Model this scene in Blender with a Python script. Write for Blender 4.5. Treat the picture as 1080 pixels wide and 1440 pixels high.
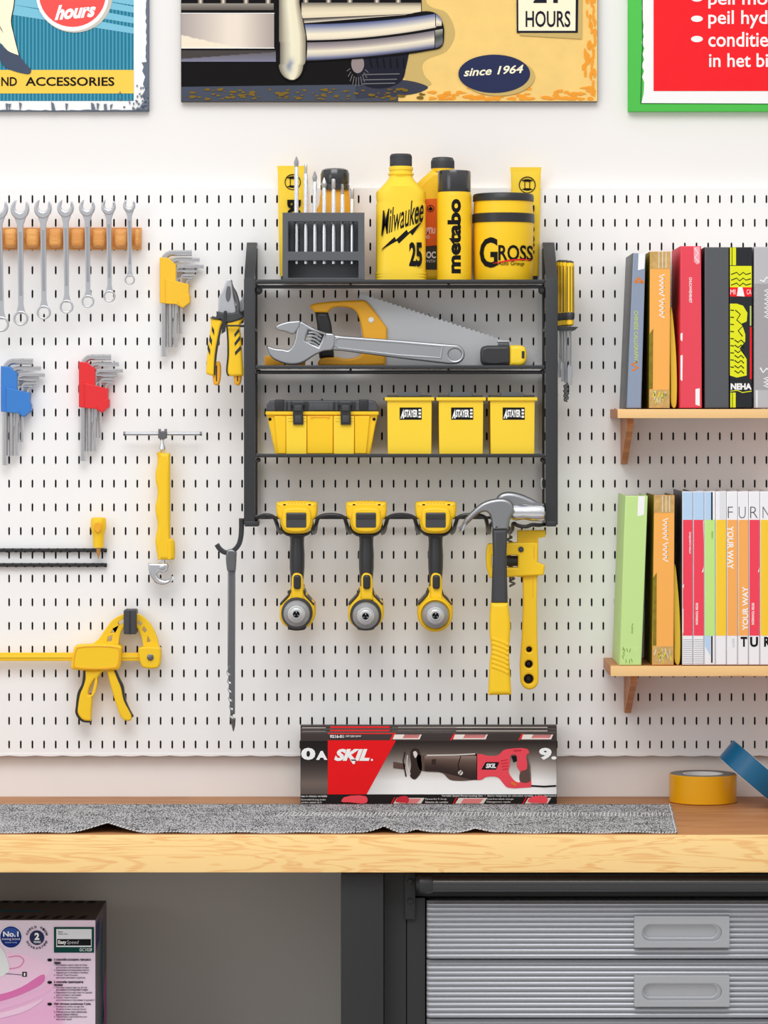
import bpy, bmesh, math, random
from math import pi, sin, cos, radians, sqrt
from mathutils import Vector, Matrix
random.seed(7)
SC = bpy.context.scene
for _o in list(bpy.data.objects): bpy.data.objects.remove(_o)

# ---------------------------------------------------------------- camera, light
S, D, HY, CZ = .00125, 6.0, 580.0, 1.575        # metres per pixel on the wall, camera distance, eye row, eye height
cam = bpy.data.objects.new('camera', bpy.data.cameras.new('camera')); SC.collection.objects.link(cam)
cam.location = (0, -D, CZ); cam.rotation_euler = (pi/2, 0, 0)
cam.data.sensor_fit = 'HORIZONTAL'; cam.data.sensor_width = 36
cam.data.lens = 36*D/(1080*S); cam.data.shift_y = -(720-HY)/1080; cam.data.clip_end = 60
SC.camera = cam
def lin(c):
    c = c/255.0
    return c/12.92 if c <= .04045 else ((c+.055)/1.055)**2.4
def rgb(t): return (lin(t[0]), lin(t[1]), lin(t[2]), 1)
w = bpy.data.worlds.new('studio'); SC.world = w; w.use_nodes = True
nt = w.node_tree; bg = nt.nodes['Background']
tc = nt.nodes.new('ShaderNodeTexCoord'); sp = nt.nodes.new('ShaderNodeSeparateXYZ'); cr_ = nt.nodes.new('ShaderNodeValToRGB')
nt.links.new(tc.outputs['Generated'], sp.inputs[0]); 
mr = nt.nodes.new('ShaderNodeMapRange'); mr.inputs['From Min'].default_value = -1; mr.inputs['From Max'].default_value = 1
nt.links.new(sp.outputs['Z'], mr.inputs['Value']); nt.links.new(mr.outputs[0], cr_.inputs[0]); nt.links.new(cr_.outputs[0], bg.inputs[0])
e = cr_.color_ramp.elements
e[0].position = 0; e[0].color = (.55, .54, .53, 1); e[1].position = 1; e[1].color = (1.25, 1.25, 1.26, 1)
for p_, c_ in ((.42, .60), (.5, .68), (.58, .95), (.72, 1.25)):
    n_ = e.new(p_); n_.color = (c_, c_, c_*1.01, 1)
bg.inputs[1].default_value = .73
def area(name, loc, target, size, power, col=(1, 1, 1)):
    l = bpy.data.lights.new(name, 'AREA'); l.shape = 'RECTANGLE'; l.size, l.size_y = size; l.energy = power; l.color = col
    o = bpy.data.objects.new(name, l); SC.collection.objects.link(o); o.location = loc
    o.rotation_euler = (Vector(target)-Vector(loc)).to_track_quat('-Z', 'Y').to_euler(); return o
area('ceiling_softbox', (-.4, -3.0, 4.3), (0, 0, 1.5), (2.8, 1.8), 70, (.97, .985, 1))
area('left_fill_light', (-2.6, -3.4, 2.2), (0, 0, 1.3), (1.4, 1.8), 15, (1, 1, 1))  # added soft fill from the front left, no real window there
SC.view_settings.view_transform = 'Standard'; SC.view_settings.look = 'None'
SC.view_settings.gamma = 1; SC.view_settings.exposure = 0.0; SC.view_settings.use_curve_mapping = False

# ---------------------------------------------------------------- helpers
def sd(d): return S*(D-d)/D
def X(px, d): return (px-540)*sd(d)
def Z(py, d): return CZ+(HY-py)*sd(d)
def W(px, py, d, dr=None):
    r = d if dr is None else dr
    return Vector((X(px, r), -d, Z(py, r)))

MATS = {}
def mat(name, col, rough=.5, metal=0.0, spec=.5, coat=0.0, bump=0, bscale=300, var=0, vscale=20):
    if name in MATS: return MATS[name]
    if 'print' in name or 'ink' in name: spec = .12
    m = bpy.data.materials.new(name); m.use_nodes = True; b = m.node_tree.nodes['Principled BSDF']; t = m.node_tree
    b.inputs['Base Color'].default_value = rgb(col); b.inputs['Roughness'].default_value = rough
    b.inputs['Metallic'].default_value = metal; b.inputs['Specular IOR Level'].default_value = spec
    b.inputs['Coat Weight'].default_value = coat; b.inputs['Coat Roughness'].default_value = .15
    tcn = t.nodes.new('ShaderNodeTexCoord')
    if bump:
        n = t.nodes.new('ShaderNodeTexNoise'); n.inputs['Scale'].default_value = bscale
        bp = t.nodes.new('ShaderNodeBump'); bp.inputs['Strength'].default_value = bump; bp.inputs['Distance'].default_value = .001
        t.links.new(tcn.outputs['Object'], n.inputs['Vector']); t.links.new(n.outputs['Fac'], bp.inputs['Height']); t.links.new(bp.outputs[0], b.inputs['Normal'])
    if var:
        n = t.nodes.new('ShaderNodeTexNoise'); n.inputs['Scale'].default_value = vscale; n.inputs['Detail'].default_value = 3
        mx = t.nodes.new('ShaderNodeMix'); mx.data_type = 'RGBA'; c = rgb(col)
        mx.inputs['A'].default_value = [v*(1-var) for v in c[:3]]+[1]; mx.inputs['B'].default_value = [min(1, v*(1+var)) for v in c[:3]]+[1]
        t.links.new(tcn.outputs['Object'], n.inputs['Vector']); t.links.new(n.outputs['Fac'], mx.inputs['Factor']); t.links.new(mx.outputs['Result'], b.inputs['Base Color'])
    MATS[name] = m; return m
def wood(name, light, dark, rough=.45, sx=1.6, sz=16, dist=2.0, amount=1.0):
    m = bpy.data.materials.new(name); m.use_nodes = True; t = m.node_tree; b = t.nodes['Principled BSDF']; b.inputs['Roughness'].default_value = rough
    b.inputs['Specular IOR Level'].default_value = .3
    tcn = t.nodes.new('ShaderNodeTexCoord'); mp = t.nodes.new('ShaderNodeMapping'); mp.inputs['Scale'].default_value = (sx, sz, sz)
    n = t.nodes.new('ShaderNodeTexNoise'); n.inputs['Scale'].default_value = 1.0; n.inputs['Detail'].default_value = 3; n.inputs['Distortion'].default_value = .6
    mu = t.nodes.new('ShaderNodeMath'); mu.operation = 'MULTIPLY'; mu.inputs[1].default_value = 14*dist
    si = t.nodes.new('ShaderNodeMath'); si.operation = 'SINE'
    n2 = t.nodes.new('ShaderNodeTexNoise'); n2.inputs['Scale'].default_value = 1; n2.inputs['Detail'].default_value = 4
    mp2 = t.nodes.new('ShaderNodeMapping'); mp2.inputs['Scale'].default_value = (sx*3, sz*25, sz*25)
    ad = t.nodes.new('ShaderNodeMath'); ad.operation = 'MULTIPLY_ADD'; ad.inputs[1].default_value = .30
    r = t.nodes.new('ShaderNodeValToRGB'); q = r.color_ramp.elements
    q[0].position = .18; q[0].color = rgb(dark); q[1].position = .44; q[1].color = rgb(light)
    L = t.links.new
    L(tcn.outputs['Object'], mp.inputs[0]); L(mp.outputs[0], n.inputs['Vector']); L(n.outputs['Fac'], mu.inputs[0]); L(mu.outputs[0], si.inputs[0])
    L(tcn.outputs['Object'], mp2.inputs[0]); L(mp2.outputs[0], n2.inputs['Vector'])
    L(si.outputs[0], ad.inputs[0]); L(n2.outputs['Fac'], ad.inputs[2]); L(ad.outputs[0], r.inputs[0]); L(r.outputs[0], b.inputs['Base Color'])
    MATS[name] = m; return m
def printmat():
    m = bpy.data.materials.new('colour_print'); m.use_nodes = True; t = m.node_tree; b = t.nodes['Principled BSDF']
    a = t.nodes.new('ShaderNodeAttribute'); a.attribute_name = 'Col'; t.links.new(a.outputs['Color'], b.inputs['Base Color'])
    b.inputs['Roughness'].default_value = .5; b.inputs['Specular IOR Level'].default_value = .15; MATS['colour_print'] = m; return m
PRINT = printmat()

class MB:
    def __init__(s, dr=None): s.v, s.f, s.m, s.c, s.mats, s.dr, s.hascol = [], [], [], [], [], dr, False
    def mi(s, m):
        if m not in s.mats: s.mats.append(m)
        return s.mats.index(m)
    def add(s, vs, fs, m, cols=None):
        o = len(s.v); s.v += [Vector(v) for v in vs]; i = s.mi(m)
        s.f += [tuple(o+k for k in f) for f in fs]; s.m += [i]*len(fs)
        if cols: s.hascol = True
        s.c += list(cols) if cols else [(1, 1, 1, 1)]*len(vs)
        return s
    def box(s, p0, p1, m, bev=0):
        x0, y0, z0 = p0; x1, y1, z1 = p1
        x0, x1 = min(x0, x1), max(x0, x1); y0, y1 = min(y0, y1), max(y0, y1); z0, z1 = min(z0, z1), max(z0, z1)
        vs = [(x, y, z) for x in (x0, x1) for y in (y0, y1) for z in (z0, z1)]
        fs = [(0, 1, 3, 2), (4, 6, 7, 5), (0, 4, 5, 1), (2, 3, 7, 6), (0, 2, 6, 4), (1, 5, 7, 3)]
        if bev <= 0: return s.add(vs, fs, m)
        bm = bmesh.new(); bv = [bm.verts.new(v) for v in vs]
        for f in fs: bm.faces.new([bv[i] for i in f])
        bmesh.ops.bevel(bm, geom=bm.edges[:], offset=bev, segments=3, affect='EDGES', profile=.5)
        return s.frombm(bm, m)
    def frombm(s, bm, m):
        bm.verts.index_update(); s.add([v.co.copy() for v in bm.verts], [[v.index for v in f.verts] for f in bm.faces], m); bm.free(); return s
    def bpx(s, x0, y0, x1, y1, d0, d1, m, bev=0, dr=None):
        r = dr if dr is not None else (s.dr if s.dr is not None else d1)
        return s.box((X(x0, r), -d0, Z(y0, r)), (X(x1, r), -d1, Z(y1, r)), m, bev)
    def plate(s, cons, d0, d1, m, bev=0, dr=None, res=1):
        if not isinstance(cons[0][0], (tuple, list, Vector)): cons = [cons]
        r = dr if dr is not None else (s.dr if s.dr is not None else d1)
        cu = bpy.data.curves.new('t', 'CURVE'); cu.dimensions = '2D'; cu.fill_mode = 'BOTH'
        for c in cons:
            sp = cu.splines.new('POLY'); sp.points.add(len(c)-1); sp.use_cyclic_u = True
            for i, p in enumerate(c): sp.points[i].co = (X(p[0], r), Z(p[1], r)-CZ, 0, 1)
        h = (d1-d0)/2; bev = min(bev, h*.98); cu.extrude = h-bev; cu.bevel_depth = bev; cu.bevel_resolution = res; cu.offset = -bev
        return s.fromcurve(cu, m, lambda v: Vector((v.x, -((d0+d1)/2+v.z), v.y+CZ)))
    def fromcurve(s, cu, m, fn, slices=None):
        ob = bpy.data.objects.new('t', cu); SC.collection.objects.link(ob); dg = bpy.context.evaluated_depsgraph_get()
        me = bpy.data.meshes.new_from_object(ob.evaluated_get(dg))
        if slices:
            bm = bmesh.new(); bm.from_mesh(me)
            for co, no in slices(me): bmesh.ops.bisect_plane(bm, geom=bm.verts[:]+bm.edges[:]+bm.faces[:], plane_co=co, plane_no=no)
            bm.to_mesh(me); bm.free()
        s.add([fn(v.co) for v in me.vertices], [tuple(p.vertices) for p in me.polygons], m)
        bpy.data.objects.remove(ob); bpy.data.meshes.remove(me); bpy.data.curves.remove(cu); return s
    def tube(s, pts, r, m, seg=10, caps=True, closed=False):
        pts = [Vector(p) for p in pts]; n = len(pts); rr = r if isinstance(r, (list, tuple)) else [r]*n
        vs, fs = [], []; up = None
        for i, p in enumerate(pts):
            if closed: t = pts[(i+1) % n]-pts[i-1]
            else: t = pts[min(i+1, n-1)]-pts[max(i-1, 0)]
            t = t.normalized() if t.length else Vector((0, 0, 1))
            if up is None:
                up = Vector((0, 1, 0)) if abs(t.y) < .8 else Vector((1, 0, 0))
            a = (up-t*up.dot(t)).normalized(); up = a; b = t.cross(a)
            for k in range(seg):
                g = 2*pi*(k+.5)/seg; vs.append(p+(a*cos(g)+b*sin(g))*rr[i])
        for i in range(n-1 if not closed else n):
            j = (i+1) % n
            for k in range(seg): l = (k+1) % seg; fs.append((i*seg+k, i*seg+l, j*seg+l, j*seg+k))
        if caps and not closed: fs.append(tuple(range(seg))[::-1]); fs.append(tuple((n-1)*seg+k for k in range(seg)))
        return s.add(vs, fs, m)
    def lathe(s, c, axis, prof, m, seg=32, sx=1.0, sy=1.0, cap=True, tilt=None):
        # prof: (radius, height) in metres along the axis; axis 'z' up, 'y' towards the viewer, 'x' right
        c = Vector(c); vs, fs = [], []
        for r, h in prof:
            for k in range(seg):
                g = 2*pi*k/seg; a, b = r*cos(g)*sx, r*sin(g)*sy
                v = Vector((a, -b, h)) if axis == 'z' else (Vector((a, -h, b)) if axis == 'y' else Vector((h, a, b)))
                if tilt: v = tilt @ v
                vs.append(c+v)
        n = len(prof)
        for i in range(n-1):
            for k in range(seg): l = (k+1) % seg; fs.append((i*seg+k, i*seg+l, (i+1)*seg+l, (i+1)*seg+k))
        if cap: fs.append(tuple(range(seg))); fs.append(tuple((n-1)*seg+k for k in range(seg)))
        return s.add(vs, fs, m)
    def text(s, st, x0, y0, x1, y1, d, m, rot=0, shear=0, bold=0.0, cyl=None, slope=0.0, dr=None, th=.0003):
        # glyph bounds fitted into the pixel box; rot in quarter turns (1 = reads upward, -1 = reads downward)
        r = dr if dr is not None else (s.dr if s.dr is not None else d)
        cu = bpy.data.curves.new('t', 'FONT'); cu.body = st; cu.size = 1; cu.shear = shear; cu.offset = bold; cu.resolution_u = 3; cu.extrude = .02
        ob = bpy.data.objects.new('t', cu); SC.collection.objects.link(ob); dg = bpy.context.evaluated_depsgraph_get()
        me = bpy.data.meshes.new_from_object(ob.evaluated_get(dg)); bpy.data.objects.remove(ob); bpy.data.curves.remove(cu)
        if len(me.vertices) == 0: return s
        P = [v.co.copy() for v in me.vertices]
        if rot: P = [Vector((-v.y*rot, v.x*rot, v.z)) for v in P]
        ax0, ax1 = min(v.x for v in P), max(v.x for v in P); ay0, ay1 = min(v.y for v in P), max(v.y for v in P)
        for v, q in zip(me.vertices, P):
            u, t = (q.x-ax0)/(ax1-ax0), (q.y-ay0)/(ay1-ay0); px = x0+(x1-x0)*u; py = y1+(y0-y1)*t-slope*u
            v.co = Vector((X(px, r), -d+(0 if q.z > 0 else th), Z(py, r)))
        if cyl:
            xc, R = X(cyl[0], r), cyl[1]; bm = bmesh.new(); bm.from_mesh(me); lo, hi = X(x0, r), X(x1, r); n = max(2, int((hi-lo)/.002))
            for i in range(1, n):
                bmesh.ops.bisect_plane(bm, geom=bm.verts[:]+bm.edges[:]+bm.faces[:], plane_co=(lo+(hi-lo)*i/n, 0, 0), plane_no=(1, 0, 0))
            bm.to_mesh(me); bm.free()
            for v in me.vertices: v.co.y += R-sqrt(max(R*R-(v.co.x-xc)**2, 1e-8))
        s.add([v.co.copy() for v in me.vertices], [tuple(p.vertices) for p in me.polygons], m); bpy.data.meshes.remove(me); return s
    def grad(s, x0, y0, x1, y1, d, fn, nx=20, ny=20, warp=None, dr=None, cyl=None):
        r = dr if dr is not None else (s.dr if s.dr is not None else d)
        vs, fs, cs = [], [], []
        for j in range(ny+1):
            for i in range(nx+1):
                u, v = i/nx, j/ny; px, py = x0+(x1-x0)*u, y0+(y1-y0)*v
                if warp: px, py = warp(u, v)
                dd = d if not cyl else d-cyl[1]+sqrt(max(1e-9, cyl[1]**2-(X(px, r)-X(cyl[0], r))**2))
                vs.append(Vector((X(px, r), -dd, Z(py, r)))); cs.append(rgb(fn(u, v)))
        for j in range(ny):
            for i in range(nx): a = j*(nx+1)+i; fs.append((a, a+nx+1, a+nx+2, a+1))
        return s.add(vs, fs, PRINT, cs)
    def art(s, con, d, m, dr=None): return s.plate(con, d-.0003, d, m, dr=dr)
    def build(s, name, parent=None, base=None, sharp=32, **pr):
        me = bpy.data.meshes.new(name)
        b = Vector(base) if base is not None else (Vector(parent['_b']) if parent is not None else Vector((0, 0, 0)))
        me.from_pydata([tuple(v-b) for v in s.v], [], s.f)
        for m in s.mats: me.materials.append(m)
        me.polygons.foreach_set('material_index', s.m); me.polygons.foreach_set('use_smooth', [True]*len(s.f))
        bm = bmesh.new(); bm.from_mesh(me); lay = None
        if s.hascol:
            lay = bm.verts.layers.float_color.new('Col')
            for v, c in zip(bm.verts, s.c): v[lay] = c
        bmesh.ops.recalc_face_normals(bm, faces=bm.faces[:]); bm.to_mesh(me); bm.free()
        me.set_sharp_from_angle(angle=radians(sharp)); me.update()
        o = bpy.data.objects.new(name, me); SC.collection.objects.link(o)
        if parent is not None: o.parent = parent
        else: o.location = b
        o['_b'] = tuple(b)
        for k, v in pr.items(): o[k] = v
        return o
def thing(name, label, cat, base, group=None):
    o = bpy.data.objects.new(name, None); SC.collection.objects.link(o); o.location = base; o.empty_display_size = .02
    o['_b'] = tuple(base); o['label'] = label; o['category'] = cat
    if group: o['group'] = group
    return o
def dup(o, shift, label=None, parent=None):
    c = o.copy(); SC.collection.objects.link(c)
    if parent is not None: c.parent = parent
    else: c.location = o.location+Vector(shift)
    if label: c['label'] = label
    for ch in [q for q in SC.objects if q.parent == o]: dup(ch, shift, None, c)
    return c
def rr(x0, y0, x1, y1, r, n=5):
    out = []
    for cx, cy, a0 in ((x1-r, y0+r, -90), (x1-r, y1-r, 0), (x0+r, y1-r, 90), (x0+r, y0+r, 180)):
        for k in range(n+1):
            a = radians(a0+90*k/n); out.append((cx+r*cos(a), cy+r*sin(a)))
    return out
def ell(cx, cy, rx, ry=None, n=40, a0=0, a1=360):
    ry = rx if ry is None else ry; full = (a1-a0) >= 360
    return [(cx+rx*cos(radians(a0+(a1-a0)*k/(n if full else n-1))), cy+ry*sin(radians(a0+(a1-a0)*k/(n if full else n-1)))) for k in range(n)]
def ring(cx, cy, ro, ri, n=40): return [ell(cx, cy, ro, n=n), ell(cx, cy, ri, n=n)[::-1]]
def crv(pts, n=5, closed=True):
    # centripetal Catmull-Rom; a doubled point makes a sharp corner
    out = []; L = len(pts)
    def sub(a, b_): return tuple(2*a[i]-b_[i] for i in range(len(a)))
    for i in range(L if closed else L-1):
        p1, p2 = pts[i], pts[(i+1) % L]
        if p1 == p2: continue
        p0 = pts[(i-1) % L] if (closed or i) else sub(p1, p2)
        p3 = pts[(i+2) % L] if (closed or i+2 < L) else sub(p2, p1)
        if p0 == p1: p0 = sub(p1, p2)
        if p3 == p2: p3 = sub(p2, p1)
        ds = lambda a, b_: max(1e-9, math.dist(a, b_))**.5
        t0 = 0; t1 = ds(p0, p1); t2 = t1+ds(p1, p2); t3 = t2+ds(p2, p3)
        for k in range(n):
            t = t1+(t2-t1)*k/n
            mx = lambda a, b_, ta, tb: tuple(a[q]*(tb-t)/(tb-ta)+b_[q]*(t-ta)/(tb-ta) for q in range(len(a)))
            A1, A2, A3 = mx(p0, p1, t0, t1), mx(p1, p2, t1, t2), mx(p2, p3, t2, t3)
            out.append(mx(mx(A1, A2, t0, t2), mx(A2, A3, t1, t3), t1, t2))
    if not closed: out.append(tuple(pts[-1]))
    return out
def blot(x, y, w, h, n=6):
    return crv([(x+w*cos(2*pi*k/n)*random.uniform(.35, 1), y+h*sin(2*pi*k/n)*random.uniform(.35, 1)) for k in range(n)], 2)
def stroke(pts, w0, w1=None):
    w1 = w0 if w1 is None else w1; L, R, n = [], [], len(pts)
    for i, p in enumerate(pts):
        a, b = pts[max(i-1, 0)], pts[min(i+1, n-1)]; dx, dy = b[0]-a[0], b[1]-a[1]; l = math.hypot(dx, dy) or 1
        ww = (w0+(w1-w0)*i/(n-1))/2; L.append((p[0]-dy/l*ww, p[1]+dx/l*ww)); R.append((p[0]+dy/l*ww, p[1]-dx/l*ww))
    return L+R[::-1]
def mixc(a, b, t): t = max(0, min(1, t)); return tuple(a[i]+(b[i]-a[i])*t for i in range(3))
def ramp(stops, t):
    for (p0, c0), (p1, c1) in zip(stops, stops[1:]):
        if t <= p1: return mixc(c0, c1, (t-p0)/(p1-p0) if p1 > p0 else 1)
    return stops[-1][1]

# ---------------------------------------------------------------- materials
YEL = mat('yellow_plastic', (254, 206, 32), .42, spec=.4)
YEL2 = mat('bright_yellow_plastic', (255, 215, 54), .4, spec=.4)
ORY = mat('amber_plastic', (246, 174, 32), .4)
BLK = mat('black_plastic', (40, 40, 42), .4)
DRK = mat('dark_rubber', (62, 63, 66), .5)
INK = mat('black_ink', (22, 21, 22), .6)
RACKM = mat('black_painted_steel', (54, 55, 57), .42, spec=.4)
RACKD = mat('black_steel_wire', (38, 38, 40), .35)
STEEL = mat('brushed_steel', (190, 192, 196), .34, .85, bump=.05, bscale=900)
STEELD = mat('dark_steel', (120, 121, 124), .35, .85)
CHR = mat('polished_chrome', (232, 234, 238), .2, 1)
WHT = mat('white_ink', (248, 247, 245), .6)
PAPER = mat('paper_pages', (226, 220, 205), .9)

# ---------------------------------------------------------------- the room
WALLM = mat('warm_white_wall_paint', (244, 240, 236), .85, spec=.15, bump=.05, bscale=60)
b = MB(); b.box((-1.7, 0, -.05), (1.9, .12, 2.9), WALLM); b.build('wall_back', kind='structure')
b = MB(); b.box((-1.7, -7.2, -.08), (1.9, .12, -.0), mat('pale_concrete_floor', (205, 202, 198), .7, var=.05, vscale=6)); b.build('floor', kind='structure')

# pegboard: real slots cut through a steel sheet in front of an added black shade sheet
PEG = mat('white_powder_coated_steel', (250, 249, 248), .55, spec=.25)
PG = .020
def pegboard():
    t = thing('pegboard', 'white steel pegboard with rows of vertical slots covering the wall above the worktop', 'pegboard', W(540, 1062, PG))
    m = MB(dr=PG); PX, PY = 16.385, 33.35; c0, r0 = 12.8, 280.0
    cols = range(-17, 86); rows = range(0, 24); th = .0022
    vs, fs = [], []
    def V(px, py, dd=0): vs.append(Vector((X(px, PG), -(PG-dd), Z(py, PG)))); return len(vs)-1
    for r in rows:
        for c in cols:
            cx, cy = c0+c*PX, r0+r*PY; x0, x1, y0, y1 = cx-PX/2, cx+PX/2, cy-PY/2, cy+PY/2
            if r == 0: y0 = 266.0
            if r == 23: y1 = 1061
            hw, hh = 1.25, 5.8
            o = [V(x0, y0), V(x1, y0), V(x1, y1), V(x0, y1)]
            loop = [(-hw, -hh+1.6), (-hw*.4, -hh), (hw*.4, -hh), (hw, -hh+1.6), (hw, hh-1.6), (hw*.4, hh), (-hw*.4, hh), (-hw, hh-1.6)]
            i = [V(cx+a, cy+b_) for a, b_ in loop]; k = [V(cx+a, cy+b_, th) for a, b_ in loop]
            fs += [(o[0], i[1], i[2], o[1]), (o[1], i[2], i[3]), (o[1], i[3], i[4], o[2]), (o[2], i[4], i[5]), (o[2], i[5], i[6], o[3]), (o[3], i[6], i[7]), (o[3], i[7], i[0], o[0]), (o[0], i[0], i[1])]
            for q in range(8): p = (q+1) % 8; fs.append((i[q], k[q], k[p], i[p]))
    bm_ = MB(); bm_.v = vs; bm_.f = fs; bm_.m = [0]*len(fs); bm_.mats = [PEG]; bm_.c = [(1, 1, 1, 1)]*len(vs)
    xl, xr = c0-17.5*PX, c0+85.5*PX
    bm_.bpx(xl, 264.5, xr, 266, .001, PG, PEG, dr=PG); bm_.bpx(xl-1, 264.5, xl, 1061, .001, PG, PEG, dr=PG); bm_.bpx(xr, 264.5, xr+1, 1061, .001, PG, PEG, dr=PG)
    bm_.build('slotted_sheet', t, sharp=30)
    e = MB(dr=PG)
    top = []; x = xl
    while x < xr: top.append((x, 1062.2+1.3*abs(sin((x-c0)/PX/1.15*pi/2)))); x += 2.2
    e.plate([(xl, 1059.5)]+[(xr, 1059.5)]+top[::-1], PG-.006, PG+.0006, PEG); e.build('scalloped_bottom_edge', t)
    e = MB(dr=PG); e.bpx(xl+2, 270, xr-2, 1057, .002, .010, mat('slot_shade_black', (44, 44, 46), .95, spec=.1)); e.build('slot_shade_panel', t)  # added sheet, its black colour stands in for shade behind the slots
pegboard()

# ---------------------------------------------------------------- wall signs
def poster(name, label, x0, y0, x1, y1, d0, d1, m): 
    t = thing(name, label, 'sign', W((x0+x1)/2, y1, d1)); p = MB(dr=d1); p.bpx(x0, y0, x1, y1, d0, d1, m, .0006); return t, p
# left: garage poster
TEAL = mat('teal_print', (38, 124, 150), .6); TEALL = mat('teal_stripe_print', (84, 158, 182), .6); SKYB = mat('sky_blue_print', (126, 194, 216), .6)
CREAM = mat('cream_print', (255, 244, 212), .6); NAVY = mat('navy_print', (74, 84, 104), .6); SUN = mat('yellow_print', (253, 208, 84), .6)
CORAL = mat('coral_print', (250, 88, 84), .6); SLATE = mat('slate_print', (108, 118, 132), .6)
t, p = poster('tin_wall_sign', 'weathered teal and white tin wall sign at left with red hours badge and ACCESSORIES band', -130, -230, 209.5, 156.5, .0, .012, SLATE)
p.build('panel', t)
p = MB(dr=.012); d = .0124
rg = [(209, -230)]
y = -220
while y < 90: rg.append((206.5-random.random()*2.2, y)); y += 5
rg += [(206, 87), (199, 88), (202, 94), (200, 100), (204, 108), (201, 118), (204, 126), (200, 134), (203, 142), (198, 150), (194, 154)]
x = 190
while x > -120: rg.append((x, 155.5-random.random()*1.5)); x -= 6
rg.append((-130, 155)); rg.append((-130, -230)); p.art(rg, d, WHT)
p.art([(-130, -230), (188, -230), (188, 142), (-130, 142)], d+.0003, TEAL)
x = -128
while x < 186: p.art([(x, -230), (x+1.9, -230), (x+1.9, 142), (x, 142)], d+.0006, TEALL); x += 5.1
for y in (-30, -15, -1, 9.5, 24.5, 39): 
    w_ = 8.5
    p.art([(15, y-33), (188, y), (188, y+w_), (15, y+w_-33+6)], d+.0008, SKYB)
p.art([(-130, 98.5), (188, 98.5), (188, 131.5), (-130, 131.5)], d+.0011, SUN)
p.build('background_print', t)
p = MB(dr=.012)
leg = crv([(-40, -230), (-40, -230), (18, -230), (18, -230), (20, 0), (15.5, 30), (19, 48), (26.5, 78), (26.5, 78), (12, 72), (0, 60), (-40, 40), (-40, 40)])
p.art([(q[0]+1.2, q[1]+.6) for q in leg], d+.0014, INK); p.art(leg, d+.0018, CREAM)
p.art(crv([(0, 62), (0, 62), (12, 73), (28, 79), (28, 79), (36, 90), (44, 99), (42, 104), (30, 103), (12, 97), (4, 91), (0, 84), (0, 84)]), d+.0021, NAVY)
p.art([(0, 36), (5, 47), (1, 41)], d+.0021, INK); p.build('leg_and_shoe_picture', t)
p = MB(dr=.012)
p.art(ell(105, -4, 53, 50), d+.0014, mat('tan_print', (206, 200, 186), .6)); p.art(ell(102, -6, 51, 50), d+.0017, WHT); p.art(ell(102, -8, 47, 46), d+.002, CORAL)
p.text('hours', 77, 8, 135, 29, d+.0024, WHT, shear=.35, bold=.045, slope=5); p.build('hours_badge', t)
p = MB(dr=.012); p.text('ND', 2, 108.5, 24, 121, d+.0016, INK, bold=.02); p.text('ACCESSORIES', 36, 108.5, 161, 121, d+.0016, INK, bold=.02); p.build('lettering', t)
p = MB(dr=.012)
for k in range(60):
    x = 208-abs(random.gauss(0, 14)); y = 155-abs(random.gauss(0, 13)); q = blot(x, min(y, 153.5), 2, 2.4, 5); p.art(q, d+.0026+k*6e-6, SLATE)
for x in (8, 12, 27, 72, 92, 128, 136, 146, 155): p.art([(x, 142+random.random()*6), (x+4, 146), (x+random.random()*7, 156), (x+1, 156)], d+.0026, SLATE)
p.build('chipped_paint', t)

# middle: car bumper
ORB = mat('ochre_print', (246, 206, 124), .6, var=.10, vscale=26)
t, p = poster('car_wall_sign', 'large ochre wall sign of a chrome car bumper with since 1964 oval, hung at centre', 254.5, -230, 840.5, 143, .0, .014, mat('dark_sign_edge', (70, 60, 48), .6))
p.build('panel', t); p = MB(dr=.014); d = .0143
p.art([(255, -230), (840, -230), (840, 142.4), (255, 142.4)], d, ORB); p.build('background_print', t)
p = MB(dr=.014)
SH = mat('khaki_print', (204, 176, 108), .6); BLU = mat('blue_black_print', (30, 30, 44), .6); BK = mat('black_print', (14, 11, 13), .6); BSL = mat('blue_slate_print', (72, 78, 92), .6)
p.art(crv([(595, -230), (595, -230), (600, 4), (628, 18), (640, 48), (628, 72), (600, 84), (594, 92), (597, 106), (607, 118), (600, 122), (570, 112), (560, 80), (560, -200)]), d+.0003, SH)
p.art([(255, 116), (560, 116), (560, 142.4), (255, 142.4)], d+.0006, BSL)
p.art(crv([(500, 115), (500, 115), (560, 112), (590, 117), (602, 123), (590, 130), (560, 135), (500, 139), (500, 139)]), d+.0008, mat('slate_blue_shadow_print', (60, 62, 76), .6))
p.art([(255, -230), (592, -230), (593, 20), (572, 80), (560, 118), (255, 122)], d+.0010, BK)
# tyre
p.art(crv([(512, 80), (512, 80), (575, 76), (575, 76), (571, 95), (566, 112), (550, 122), (525, 124), (510, 118), (502, 105)]), d+.0012, BLU)
for k in range(6): p.art(stroke([(520+k*9.5, 82), (523+k*9, 96)], 2), d+.0016, BK)
for yy in (105, 112.5, 118): p.art(stroke([(510, yy), (562-(yy-105)*.5, yy-1)], 1.2), d+.0016, mat('grey_print', (120, 118, 118), .6))
p.art(ell(503, 90, 9, 13), d+.0014, mat('warm_grey_print', (150, 136, 134), .6))
for k in range(10): a = radians(20+k*16); p.art(stroke([(503+11*cos(a), 92+17*sin(a)), (503+16*cos(a), 92+30*sin(a))], .9), d+.0016, mat('grey_print', (120, 118, 118), .6))
for k in range(90):
    x, y = random.uniform(258, 600), random.uniform(125, 141); r_ = random.uniform(1, 5)
    p.art(blot(x, min(y, 139), r_*1.7, r_*.6), d+.0016+k*6e-6, mat('olive_print', (124, 98, 34), .6))
p.build('tyre_and_shadow_picture', t)
p = MB(dr=.014); e_ = d+.002
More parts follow.
